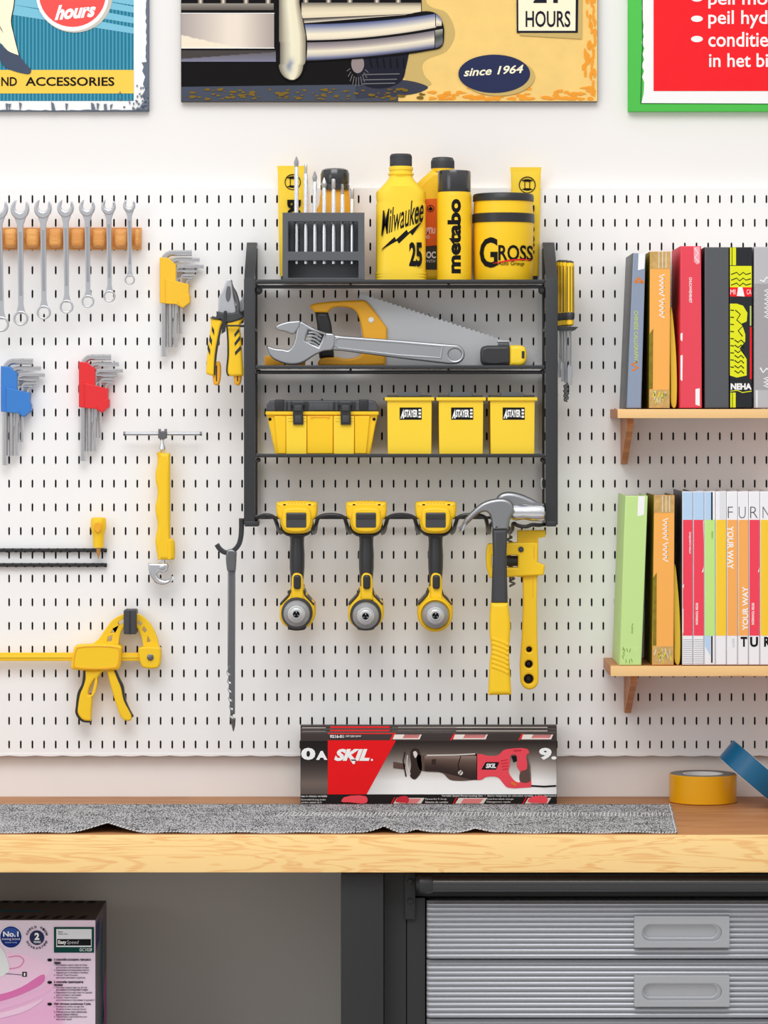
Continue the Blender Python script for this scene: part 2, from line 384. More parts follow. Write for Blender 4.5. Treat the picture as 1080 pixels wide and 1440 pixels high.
ch = [(0, (150, 140, 130)), (.25, (228, 214, 190)), (.5, (236, 224, 202)), (.72, (150, 142, 140)), (.9, (225, 214, 196)), (1, (120, 112, 110))]
for k in range(4):
    x = 282+k*32 if k < 3 else 377
    p.grad(x-4, -60, x+4, 6, e_, lambda u, v: ramp([(0, (60, 55, 52)), (.5, (235, 222, 200)), (1, (70, 62, 60))], u), 8, 2)
for x in (430, 462, 492, 530, 560): p.grad(x-4, -60, x+4, 8, e_, lambda u, v: ramp([(0, (60, 55, 52)), (.5, (235, 222, 200)), (1, (70, 62, 60))], u), 8, 2)
p.grad(255, 5, 385, 14.5, e_+.0004, lambda u, v: mixc((150, 143, 132), (92, 84, 78), v), 4, 6)
p.grad(255, 19, 385.5, 68, e_+.0004, lambda u, v: mixc(mixc((176, 164, 160), (236, 222, 204), min(1, u*2.0)), (160, 146, 142), max(0, u-.62)*2.2) if not (v > .62+.3*(u*2) ) else (242, 228, 204), 30, 30)
p.art([(255, 18.4), (386, 18.4), (386, 19.4), (255, 19.4)], e_+.0008, WHT); p.art([(255, 67.4), (386, 67.4), (386, 68.4), (255, 68.4)], e_+.0008, WHT)
p.grad(255, 71, 388, 87, e_+.0004, lambda u, v: mixc((96, 90, 88), (128, 126, 150), v) if v > .75-u*.6 else (70, 64, 62), 30, 16)
p.build('number_plate_picture', t)
p = MB(dr=.014)
# upper valance, main blade, lower blade of the bumper (printed picture, all flat)
def strip(y0f, y1f, xa, xb, stops, dd, nx=50, ny=16):
    p.grad(0, 0, 1, 1, dd, lambda u, v: ramp(stops, v), nx, ny, warp=lambda u, v: (xa+(xb-xa)*u, y0f(u)+(y1f(u)-y0f(u))*v))
strip(lambda u: 4, lambda u: 26-7*u, 424, 592, [(0, (120, 112, 100)), (.35, (214, 200, 170)), (.7, (238, 224, 190)), (1, (225, 208, 178))], e_+.0004)
strip(lambda u: 26-7*u, lambda u: 34-15*u, 424, 596, [(0, (40, 36, 38)), (.5, (150, 142, 130)), (.8, (225, 212, 188)), (1, (30, 26, 30))], e_+.0005)
def capx(u): return 0
p.art(crv([(424, 33), (424, 33), (540, 27), (600, 16), (614, 20), (623, 34), (624.5, 50), (621, 66), (600, 72), (540, 80), (424, 88), (424, 88)], 6), e_+.0006, BK)
strip(lambda u: 34.5-15*u**2, lambda u: 57-18*u**2, 424, 613, [(0, (84, 96, 140)), (.3, (176, 174, 182)), (.62, (244, 232, 204)), (.88, (236, 222, 196)), (1, (190, 178, 164))], e_+.001)
p.grad(0, 0, 1, 1, e_+.001, lambda u, v: ramp([(0, (84, 96, 140)), (.3, (176, 174, 182)), (.62, (244, 232, 204)), (1, (190, 178, 164))], v), 8, 12, warp=lambda u, v: (612+9*u, (20+8*u*u)+((37.5-1*u)-(20+8*u*u))*v))
strip(lambda u: 60-17*u**2, lambda u: 85.5-17.5*u**1.6, 424, 612, [(0, (120, 112, 118)), (.3, (176, 164, 160)), (.5, (240, 228, 202)), (.72, (206, 196, 184)), (.9, (110, 116, 150)), (1, (70, 66, 80))], e_+.001)
p.grad(0, 0, 1, 1, e_+.001, lambda u, v: ramp([(0, (180, 176, 160)), (.4, (70, 74, 72)), (.8, (120, 122, 120)), (1, (80, 76, 84))], v), 8, 12, warp=lambda u, v: (611+11.5*u, (43-2*u)+((68-5*u*u)-(43-2*u))*v))
p.build('bumper_picture', t)
p = MB(dr=.014)
o_ = [(393, -230), (393, -230), (392, 10), (393, 40), (393.5, 70), (391.5, 92), (397, 106), (407, 113.5), (418, 111), (426, 100), (430, 80), (430.5, 55), (427, 32), (421.5, 12), (420, -230), (420, -230)]
p.art([(410+(q[0]-410)*1.06, q[1]+.8) for q in crv(o_)], e_+.0014, BK)
def over(u, v):
    y = -60+v*172.5; L = 392.5+(1.5 if y > 60 else 0); R = 421+min(9, max(0, (y-5)*.2))-(0 if y < 85 else (y-85)*.25)
    if y > 90: k = sqrt(max(0, 1-((y-90)/23)**2)); c = 411; L = c-19*k; R = c+15.5*k
    return (L+(R-L)*u, y)
p.grad(0, 0, 1, 1, e_+.0018, lambda u, v: mixc(ramp([(0, (120, 112, 100)), (.2, (188, 180, 158)), (.45, (240, 232, 204)), (.75, (236, 226, 196)), (1, (140, 130, 112))], u), (110, 122, 150), .75*math.exp(-((u-.42)/.13)**2-((v-.885)/.05)**2)), 24, 60, warp=over)
p.build('overrider_picture', t)
p = MB(dr=.014)
p.art([(732, -60), (819, -60), (818, 55), (731, 50)], e_, SH); p.art([(726, -60), (814, -60), (812.5, 46.5), (726.5, 46.5)], e_+.0004, BLU); p.art([(728.5, -60), (810, -60), (809, 43.5), (729, 43.5)], e_+.0008, CREAM)
p.text('24', 750, -22, 787, 4.5, e_+.0012, BLU, bold=.04); p.text('HOURS', 739, 15.5, 802, 38.5, e_+.0012, BLU, bold=.015); p.build('hours_plaque_picture', t)
p = MB(dr=.014); NV = mat('deep_navy_print', (44, 50, 84), .6)
p.art(ell(701, 108, 51, 27), e_, SH); p.art(ell(695, 104, 50.5, 27), e_+.0004, NV)
p.text('since 1964', 652, 96, 736, 108, e_+.0008, CREAM, shear=.25, bold=.02, slope=5); p.build('since_oval_picture', t)
p = MB(dr=.014); OR = mat('orange_print', (244, 160, 52), .6)
for k in range(120):
    if random.random() < .62: x, y = random.uniform(605, 838), 141-abs(random.gauss(0, 8)); w1 = 9; h1 = 3
    else: x, y = 839-abs(random.gauss(0, 8)), random.uniform(-20, 138); w1 = 3; h1 = 9
    p.art(blot(min(x, 839.5-w1), min(y, 141.8-h1), w1, h1), d+.0005+k*6e-6, OR)
p.build('worn_orange_paint', t)

# right: green bordered sign
GRN = mat('green_print', (86, 198, 84), .5); RED = mat('red_print', (248, 36, 44), .5, var=.03, vscale=30)
t, p = poster('red_wall_sign', 'red wall sign with white Dutch text lines and a bright green frame at upper right', 883.5, -230, 1340, 156.5, 0, .016, GRN)
p.build('panel', t); p = MB(dr=.016); d = .0163
lf = [(903, -230)]; y = -220
while y < 135: lf.append((903+random.uniform(-1.2, 3.5), y)); y += 8
p.art(lf+[(902, 145), (1330, 146.5), (1330, -230)], d, WHT)
p.art(stroke([(901.5, -230), (903.5, 60), (901, 145)], 1.2), d+.0003, mat('dark_green_print', (40, 92, 46), .6)); p.art(stroke([(901, 145.5), (1330, 147)], 1.0), d+.0003, mat('dark_green_print', (40, 92, 46), .6))
p.art([(919, -230), (1320, -230), (1320, 128), (919, 128)], d+.0006, RED); p.build('border_and_panel_print', t)
p = MB(dr=.016)
for y in (-2, 26.5, 55): p.art(ell(980, y, 8.3, 4.4, 24), d+.001, WHT)
p.text('peil mo', 996, -10, 1079, 12, d+.001, WHT, bold=.012); p.text('peil hyd', 996, 14.5, 1079, 40, d+.001, WHT, bold=.012)
p.text('conditie', 996, 45, 1080, 66, d+.001, WHT, bold=.012); p.text('in het bi', 997, 75, 1080, 94.5, d+.001, WHT, bold=.012); p.build('lettering', t)


# ---------------------------------------------------------------- workbench
TOPW = wood('oiled_oak_top', (188, 132, 84), (170, 112, 66), .5, 1.3, 14, 3.0)
EDGEW = wood('light_oak_edge', (255, 216, 148), (244, 190, 122), .45, 3.2, 34, 4.5)
BENCHM = mat('charcoal_painted_steel', (46, 46, 47), .5, spec=.3); GAPM = mat('black_cabinet_interior', (38, 38, 38), .7)
DF = .5546; ZT = Z(1120, 0)
def bench():
    t = thing('workbench', 'long oak topped workbench with charcoal steel frame along the wall', 'workbench', (0, -.28, 0))
    zb = Z(1227, DF)
    m = MB(); m.box((-1.5, -.001, zb), (1.65, -(DF-.012), ZT), TOPW, .0008); m.build('worktop', t)
    m = MB(); m.box((-1.5, -(DF-.0119), zb), (1.65, -DF, ZT), EDGEW, .0008); m.build('front_edge_band', t)
    m = MB(); m.box((-1.45, -.03, .12), (X(486, .42), -.045, zb-.001), mat('warm_grey_back_panel', (226, 222, 214), .8, spec=.2)); m.build('back_panel', t)
    m = MB(); m.bpx(479.5, 1227.5, 539.5, 1955, .05, .53, BENCHM, .0015); m.box((X(482, .53), -.51, .012), (X(538, .53), -.07, .03), BENCHM); m.build('side_panel', t)
    m = MB(dr=.50); m.bpx(540.5, 1228, 571, 1955, .05, .50, GAPM); m.build('filler_panel', t)
    m = MB(dr=.505); m.bpx(569, 1228, 584, 1293, .5005, .505, BENCHM, .001); m.build('corner_plate', t)
    for y in (1239.5, 1267): m = MB(dr=.505); m.lathe(W(577, y, .505), 'y', [(.0045, 0), (.0045, .002), (.0035, .004), (.0018, .0042), (.0018, .002)], BLK, 12); m.build('bolt', t)
    m = MB(dr=.53); a, b_ = W(596, 1243, .53), W(1500, 1243, .53)
    m.tube([a, b_], .0125, mat('glossy_black_tube', (40, 40, 42), .22, spec=.8), 24); m.build('front_rail', t)
    m = MB(dr=.53); m.tube([W(585, 1243, .53), W(590, 1243, .53), W(604, 1243, .53), W(609, 1243, .53)], [.010, .0152, .0155, .013], BLK, 20); m.build('rail_end_cap', t)
    m = MB(dr=.49); m.bpx(571, 1229, 1520, 1260, .05, .49, GAPM); m.build('top_crossbar', t)
    m = MB(); m.box((-1.45, -.05, Z(1560, .4)-.02), (X(478, .53), -.50, Z(1560, .4)), BENCHM); m.build('lower_shelf', t)
    m = MB(); m.box((-1.47, -.05, 0), (-1.43, -.53, zb), BENCHM); m.build('side_panel', t)
bench()

# drawer cabinet
ALU = mat('corrugated_aluminium', (176, 177, 182), .34, .55); ALU2 = mat('satin_aluminium_plate', (178, 179, 183), .45, .35)
def cabinet():
    d = .50
    t = thing('drawer_cabinet', 'silver corrugated drawer cabinet under the right side of the worktop', 'cabinet', W(1040, 1900, .3))
    m = MB(dr=d); m.bpx(572, 1263, 598, 1940, .06, .498, BENCHM, .001); m.bpx(1500, 1263, 1519, 1940, .06, .498, BENCHM, .001); m.bpx(598.2, 1263, 1499.8, 1265, .06, .47, GAPM); m.bpx(598.2, 1936, 1499.8, 1940, .06, .49, GAPM); m.build('frame', t)
    def drawer(y0, y1, k):
        m = MB(dr=d); x0, x1 = 600, 1498; nr = max(3, int(round((y1-y0)/7.25))); prof = []
        n = nr*8
        for i in range(n+1):
            y = y0+(y1-y0)*i/n; ph = (i/8) % 1; dd = d+.0036*abs(sin(pi*ph))**.8
            if i < 4: dd = d-.004*(1-i/4)
            prof.append((y, dd))
        vs, fs = [], []
        for (x, ins) in ((x0, .006), (x0+4, 0), (x1-4, 0), (x1, .006)):
            for (y, dd) in prof: vs.append(Vector((X(x, d), -(dd-ins*.6), Z(y, d))))
        L = len(prof)
        for a in range(3):
            for i in range(L-1): fs.append((a*L+i, a*L+i+1, (a+1)*L+i+1, (a+1)*L+i))
        m.add(vs, fs, ALU); m.bpx(x0+1, y0+1, x1-1, y1-1, .08, d-.005, ALU2)
        o = m.build('drawer', t, sharp=60)
        h = MB(dr=d); c = (y0+y1)/2-.5+2
        h.plate([rr(891, c-22, 1025, c+22, 1.5), rr(902, c-11, 1014, c+13, 12, 8)[::-1]], d-.003, d+.0130, ALU2, .0008)
        h.plate(rr(901, c-12, 1015, c+14, 12.5, 8), d-.004, d+.0042, ALU2); 
        h.plate([rr(901.5, c-11.5, 1014.5, c+13.5, 12.3, 8), rr(905, c-9, 1007, c+8.5, 8.5, 8)[::-1]], d+.0042, d+.0065, STEEL, .0012)
        h.build('recessed_handle', o)
    for k, (a, b_) in enumerate(((1267, 1348), (1350, 1431), (1433, 1514), (1516, 1640), (1642, 1770), (1772, 1930))): drawer(a, b_, k)
cabinet()

# ---------------------------------------------------------------- wooden spanner rail and spanners
RAILW = wood('beech_rail', (240, 178, 104), (222, 150, 80), .4, 3, 30, .6)
def spanner_rail():
    t = thing('spanner_rail', 'orange beech peg rail holding the row of combination spanners at upper left', 'tool rail', W(90, 350, .03))
    m = MB(dr=.03); m.bpx(-120, 320, 199, 351, PG+.0008, .030, RAILW, .001); m.build('back_board', t)
    for x in (14, 44.7, 77, 108, 138.5, 169.5, 193):
        if x == 193: wd = 5
        else: wd = 9.5
        m = MB(dr=.055); m.bpx(x-wd, 321.5, x+wd, 348, .0305, .056, RAILW, .0075); m.build('rounded_peg', t)
    for x in (-17, -48, -79, -105): m = MB(dr=.055); m.bpx(x-9.5, 321.5, x+9.5, 348, .0305, .056, RAILW, .0075); m.build('rounded_peg', t)
spanner_rail()
SPN = mat('satin_chrome_vanadium', (205, 207, 211), .28, .8)
def spanner(x, w, xr, yr, rr_, label):
    d = .0575
    t = thing('combination_spanner', label, 'spanner', W(xr, yr+rr_, d), 'combination spanners on the beech rail')
    cy = 279.5+w*.56; R = w/2; tilt = radians(8)
    pts = []
    for a in range(-52, -309, -12):
        g = radians(a)+0; pts.append((R*cos(g), R*sin(g)*1.12))
    # opening
    pts = [(R*sin(radians(q)), -R*1.12*cos(radians(q))) for q in range(38, 323, 10)]
    nw = R*.50
    notch = [(-nw*1.0, -R*.9), (-nw*1.05, -R*.1), (-nw*.7, R*.25), (0, R*.40), (nw*.7, R*.25), (nw*1.05, -R*.1), (nw*1.0, -R*.9)]
    P = pts+notch
    P = [(x+p[0]*cos(tilt)-p[1]*sin(tilt), cy+p[0]*sin(tilt)+p[1]*cos(tilt)) for p in P]
    m = MB(dr=d); m.plate(P, .0575, .0655, SPN, .0022, dr=d, res=2)
    sw = w*.125+1.1; xs = x+.3
    sh = [(xs-sw*1.9, cy+R*.82), (xs-sw, cy+R*1.7), (xr-sw*.85, yr-rr_*1.8), (xr-sw*1.5, yr-rr_*.6), (xr+sw*1.5, yr-rr_*.6), (xr+sw*.85, yr-rr_*1.8), (xs+sw, cy+R*1.7), (xs+sw*1.9, cy+R*.82)]
    m.plate(sh, .0580, .0635, SPN, .0014, dr=d)
    m.plate([(xs-sw*.5, cy+R*2.4), (xs+sw*.5, cy+R*2.4), (xr+sw*.42, yr-rr_*3), (xr-sw*.42, yr-rr_*3)], .0635, .0638, mat('recessed_shank_steel', (172, 174, 178), .34, .8), .0001, dr=d)
    m.plate(ring(xr, yr, rr_, rr_*.72, 12 if 0 else 36), .0570, .0655, SPN, .0014, dr=d, res=2)
    m.build('forged_body', t)
place = ['cut off by the left edge of the photo', 'largest one fully in view', 'third from left', 'fourth from left, in the middle of the row', 'fifth from left', 'second smallest, sixth from left', 'smallest, at the right end']
for k, (x, w_, xr, yr, r_) in enumerate([(-1, 26, 2.2, 456, 11), (28.6, 26.5, 29.7, 447.8, 10.6), (60.8, 25, 62, 439.4, 10), (92.6, 23.5, 94, 431.4, 9.7), (122.8, 22.5, 124, 423.9, 9), (153, 20.5, 154.2, 416.7, 8.6), (182, 17.5, 182.8, 393.6, 7.2)]):
    spanner(x, w_, xr, yr, r_, 'steel combination spanner on the beech rail, '+place[k])

# ---------------------------------------------------------------- hex key sets
HEXM = mat('nickel_plated_steel', (206, 206, 208), .25, .85)
def hexset(dx, dy, col, label):
    t = thing('hex_key_set', label, 'hex keys', W(240+dx, 500+dy, .03), 'hex key sets on the pegboard')
    d = .046
    def q(x, y): return (x+dx, y+dy)
    m = MB(dr=d); m.plate([q(224.4, 361.7), q(236.5, 362.5), q(243, 368), q(247.5, 372.5), q(247.5, 428), q(224.4, 425.8)], .024, .044, col, .0015, dr=d)
    m.plate([q(232.8, 391.7), q(265.3, 399.5), q(265.3, 413), q(267.3, 416), q(267.3, 425), q(257, 433.5), q(248, 428), q(232.8, 427)], .022, .050, col, .0012, dr=d)
    m.plate([q(249.5, 424), q(256, 418), q(266.5, 414), q(267, 425), q(257, 433)], .0501, .0512, col, .0005, dr=d); m.build('plastic_holder', t)
    K = [(230, 355.5, 269.5, 501.5, 4.3, 10), (239, 365.2, 280.5, 488, 3.3, 9), (246.8, 374.5, 286, 488, 2.9, 6), (243.2, 380.8, 278, 447, 2.3, 5), (254, 386, 273.6, 469, 2.1, 4), (249, 390.3, 271, 440, 1.7, 4), (261.5, 393.5, 270, 430, 1.4, 3)]
    for i, (vx, ty, ex, by, r, br) in enumerate(K):
        dd = (.0375, .0385)[i] if i < 2 else .0365-.0005*i
        if i >= 3: dd = .0365
        m = MB(dr=d); br = br+r*.5
        path = [q(vx, by), q(vx, ty+br)]+[q(vx+br-br*cos(radians(a)), ty+br-br*sin(radians(a))) for a in (18, 36, 54, 72)]+[q(vx+br, ty), q(ex, ty)]
        m.tube([W(p[0], p[1], dd, d) for p in path], r*S*.98, HEXM, 6); m.build('hex_key', t, sharp=25)
hexset(0, 0, mat('yellow_holder_plastic', (250, 196, 36), .45), 'yellow hex key set hanging beside the pliers')
hexset(-113.8, 146.8, mat('red_holder_plastic', (232, 36, 42), .45), 'red hex key set hanging between the blue set and the basin wrench')
hexset(-223.6, 152.8, mat('blue_holder_plastic', (52, 126, 206), .45), 'blue hex key set hanging at the left edge of the photo')

# ---------------------------------------------------------------- basin wrench
def basin():
    t = thing('basin_wrench', 'yellow gripped basin wrench with chrome hook jaw and T bar on the pegboard', 'wrench', W(228, 823, .05))
    d = .05; m = MB(dr=d)
    m.tube([W(174, 610, .05, d), W(283.5, 610, .05, d)], .0032, STEEL, 12); m.tube([W(173.5, 610, .05, d), W(176.5, 610, .05, d)], .0037, STEELD, 12); m.tube([W(281, 610, .05, d), W(284, 610, .05, d)], .0037, STEELD, 12); m.build('sliding_t_bar', t)
    m = MB(dr=d); m.plate([(222.8, 603), (226, 603), (226.5, 606), (231, 606), (231.5, 603), (234.8, 603), (235, 616), (231, 618), (226.5, 618), (222.5, 616)], .044, .057, STEELD, .0015, dr=d)
    m.lathe(W(228.3, 637, .05, d), 'z', [(.004, 0), (.0045, .003), (.0062, .006), (.006, .009), (.0028, .018), (.003, .024)], CHR, 16); m.build('swivel_head', t)
    m = MB(dr=d); L = []
    for k in range(13):
        y = 640+(784-640)*k/12; L.append((220.2+1.7*sin(k*1.65+.6), y))
    m.plate(crv([(219.6, 637), (219.6, 637), (239.4, 637), (239.4, 637), (239.4, 757), (239.4, 757), (244.4, 759), (246.2, 775), (245.4, 787), (245.4, 787), (222, 787), (222, 787)]+L[::-1], 4), .038, .060, YEL, .006, dr=d, res=3)
    m.build('contoured_grip', t)
    m = MB(dr=d); m.plate(rr(236, 759, 241.5, 786, 1), .0601, .0612, YEL, .0005, dr=d); m.build('grip_rib', t)
    m = MB(dr=d); m.tube([W(230, 787, .05, d), W(230, 800, .05, d)], .004, CHR, 12)
    m.plate(crv([(208.3, 791.5), (208.3, 791.5), (237, 791.5), (237, 791.5), (238.2, 797), (235.5, 803), (229, 806), (224, 804.5), (222, 808), (225, 813), (232, 815.5), (239, 813.5), (243.8, 809.5), (243.8, 809.5), (243.5, 815), (238, 820), (231, 822.6), (221.5, 821), (214, 814.5), (209.5, 805)]), .042, .060, CHR, .004, dr=d, res=3)
    m.build('hook_jaw', t)
    m = MB(dr=d); m.lathe(W(228.5, 798, .0605, d), 'y', [(.005, 0), (.005, .002), (.003, .003)], STEEL, 16); m.build('pivot_pin', t)
basin()

# ---------------------------------------------------------------- magnetic bars and awl
def bars():
    for y, lb in ((774, 'upper black magnetic tool bar, running behind the yellow awl'), (794.7, 'lower black magnetic tool bar, below the tip of the yellow awl')):
        m = MB(dr=.032); m.bpx(-150, y-2.6, 150, y+2.4, PG+.0005, .030, BLK, .001)
        for k in range(24):
            x = -146+k*12.6; m.bpx(x-1.4, y-3.0, x+1.4, y-1.6, .026, .0312, BLK, .0004); m.bpx(x+3, y+.9, x+6, y+2.9, .026, .0312, INK, .0004)
        m.build('magnetic_tool_bar', base=W(0, y, .03), label=lb, category='tool bar', group='black bars at lower left')
    d = .045; t = thing('awl', 'small yellow awl with faceted bulb handle standing on the black magnetic bars', 'awl', W(138, 786, .04))
    m = MB(dr=d); c = W(138.2, 770, .042, d)
    def h(y): return (770-y)*S
    m.lathe(c, 'z', [(7.2*S, h(770)), (7.6*S, h(764)), (7.8*S, h(757)), (8.2*S, h(753)), (8.6*S, h(751.5)), (9.4*S, h(748)), (10.8*S, h(742)), (11*S, h(736)), (10.6*S, h(730.5)), (9.4*S, h(728.3)), (3*S, h(727.8))], YEL, 12); m.build('handle', t, sharp=24)
    m = MB(dr=d); m.plate(crv([(134.5, 735), (142, 735), (143, 744), (138.2, 749), (133.5, 744)]), .0540, .0566, ORY, .001, dr=d); m.build('palm_inlay', t)
    m = MB(dr=d); m.lathe(W(138.2, 786, .042, d), 'z', [(.0003, 0), (.0034, .011), (.004, .016), (.004, .019)], mat('brass_tip', (214, 158, 84), .3, .6), 14); m.build('pointed_tip', t)
    m = MB(dr=d); m.bpx(131, 771.5, 145.5, 776.5, .0318, .0375, BLK, .0008); m.build('clip', t)
bars()

# ---------------------------------------------------------------- bar clamp
def clamp():
    d = .055; t = thing('bar_clamp', 'yellow one-handed bar clamp with black pad lying across the left of the pegboard', 'clamp', W(150, 1015, .04))
    m = MB(dr=d); m.bpx(-140, 918.5, 200, 930, .036, .046, YEL, .001); m.bpx(-140, 922.3, 200, 925.6, .0465, .0475, YEL2, .0004); m.build('sliding_bar', t)
    m = MB(dr=d); m.plate(crv([(107, 907.5), (111, 906.6), (168, 907), (172, 910), (171.5, 914), (168.8, 938), (165.5, 941.5), (160, 942), (104, 941.2), (100.5, 938.5), (100.6, 934), (105, 910)], 4), .028, .064, YEL, .004, dr=d, res=3)
    m.build('clamp_body', t)
    m = MB(dr=d); m.plate([crv([(110, 909.5), (167, 910), (169, 913), (166.5, 936), (163, 939), (106, 938.5), (103.5, 936), (107.5, 912)], 4), crv([(111, 911), (166, 911.5), (167.3, 914), (165, 935), (162, 937.3), (107.5, 937), (105.3, 935), (109, 913)], 4)[::-1]], .0641, .0648, ORY, .0002, dr=d); m.build('body_rim', t)
    m = MB(dr=d)
    out = [(128, 907), (128, 907), (138, 899), (146.7, 886.7), (158, 872), (173, 864), (184, 861.5), (197, 865), (210, 876.5), (219, 893), (224, 912), (224, 912), (201.5, 912), (201.5, 912), (199.5, 900), (196.3, 890), (191, 882), (183, 878.5), (175, 881.5), (169.5, 890), (166, 907), (166, 907)]
    holes = [[(151.5, 896), (158, 893.5), (156.5, 902), (150, 903)], [(158.5, 885), (165, 881.5), (161, 889.5), (155.5, 890.5)], [(166, 876), (173, 870.5), (174, 876.5), (167, 880)],
             [(195, 872.5), (199.5, 877), (196.5, 880.5), (192.8, 877)], [(202, 881.5), (206.5, 886.5), (203, 890.5), (199.5, 885.5)], [(207.5, 895), (211.5, 902), (208.5, 903.5), (206.5, 903.5)][0:4]]
    m.plate([crv(out, 5)]+[h_[::-1] for h_ in holes], .036, .050, YEL, .0012, dr=d); m.build('arched_jaw', t)
    m = MB(dr=d); m.plate(crv([(196, 910.5), (224, 910.5), (226, 913), (224.8, 935), (221, 939.2), (203, 939), (199, 936), (194.6, 914)], 4), .030, .060, YEL, .003, dr=d, res=2); m.build('fixed_head', t)
    m = MB(dr=d); m.lathe(W(211.7, 924, .060, d), 'y', [(.0058, 0), (.0058, .0012), (.0045, .002), (.004, .002), (.004, .0045), (.0025, .005)], STEELD, 20); m.build('pivot_screw', t)
    m = MB(dr=d); m.plate(rr(174.3, 857, 192.4, 891.5, 2.5), .026, .066, DRK, .002, dr=d); m.bpx(182.3, 858, 184.2, 890.5, .0655, .067, BLK, .0004); m.build('rubber_pad', t)
    g = crv([(120, 943), (120, 943), (148.2, 942), (148.2, 942), (142, 947), (137.5, 953), (134, 966), (130, 981), (130, 981), (128.5, 997), (128, 1014), (128, 1014), (117, 1012.5), (109.5, 1003), (109.5, 995), (113, 975), (117, 966), (120, 955)], 4)
    m = MB(dr=d); m.plate([g, crv([(133.8, 954.5), (134.5, 957), (129.5, 976), (124.5, 977), (126.5, 966)], 4)[::-1]], .036, .057, YEL, .003, dr=d, res=2); ho = m.build('pistol_grip', t)
    m = MB(dr=d); m.plate(stroke(crv([(119, 942.5), (118.2, 952), (116.5, 963), (111, 974), (108.4, 993), (107.8, 1003), (115.5, 1013), (128, 1014.6)], 4, False), 4), .037, .054, BLK, .001, dr=d); m.build('grip_rubber', ho)
    g = crv([(149.7, 942), (149.7, 942), (160, 942), (160, 942), (165, 955), (170, 967), (174, 985), (185.5, 1010), (181.5, 1014), (172, 1011), (163, 990), (157, 970), (153, 955)], 4)
    m = MB(dr=d); m.plate(g, .038, .056, YEL, .003, dr=d, res=2); ho = m.build('trigger_lever', t)
    m = MB(dr=d); m.plate(stroke(crv([(160.5, 942), (166, 955), (171.5, 966), (173.5, 981), (179, 996), (186, 1009)], 4, False), 4), .039, .053, BLK, .001, dr=d); m.build('lever_rubber', ho)
clamp()

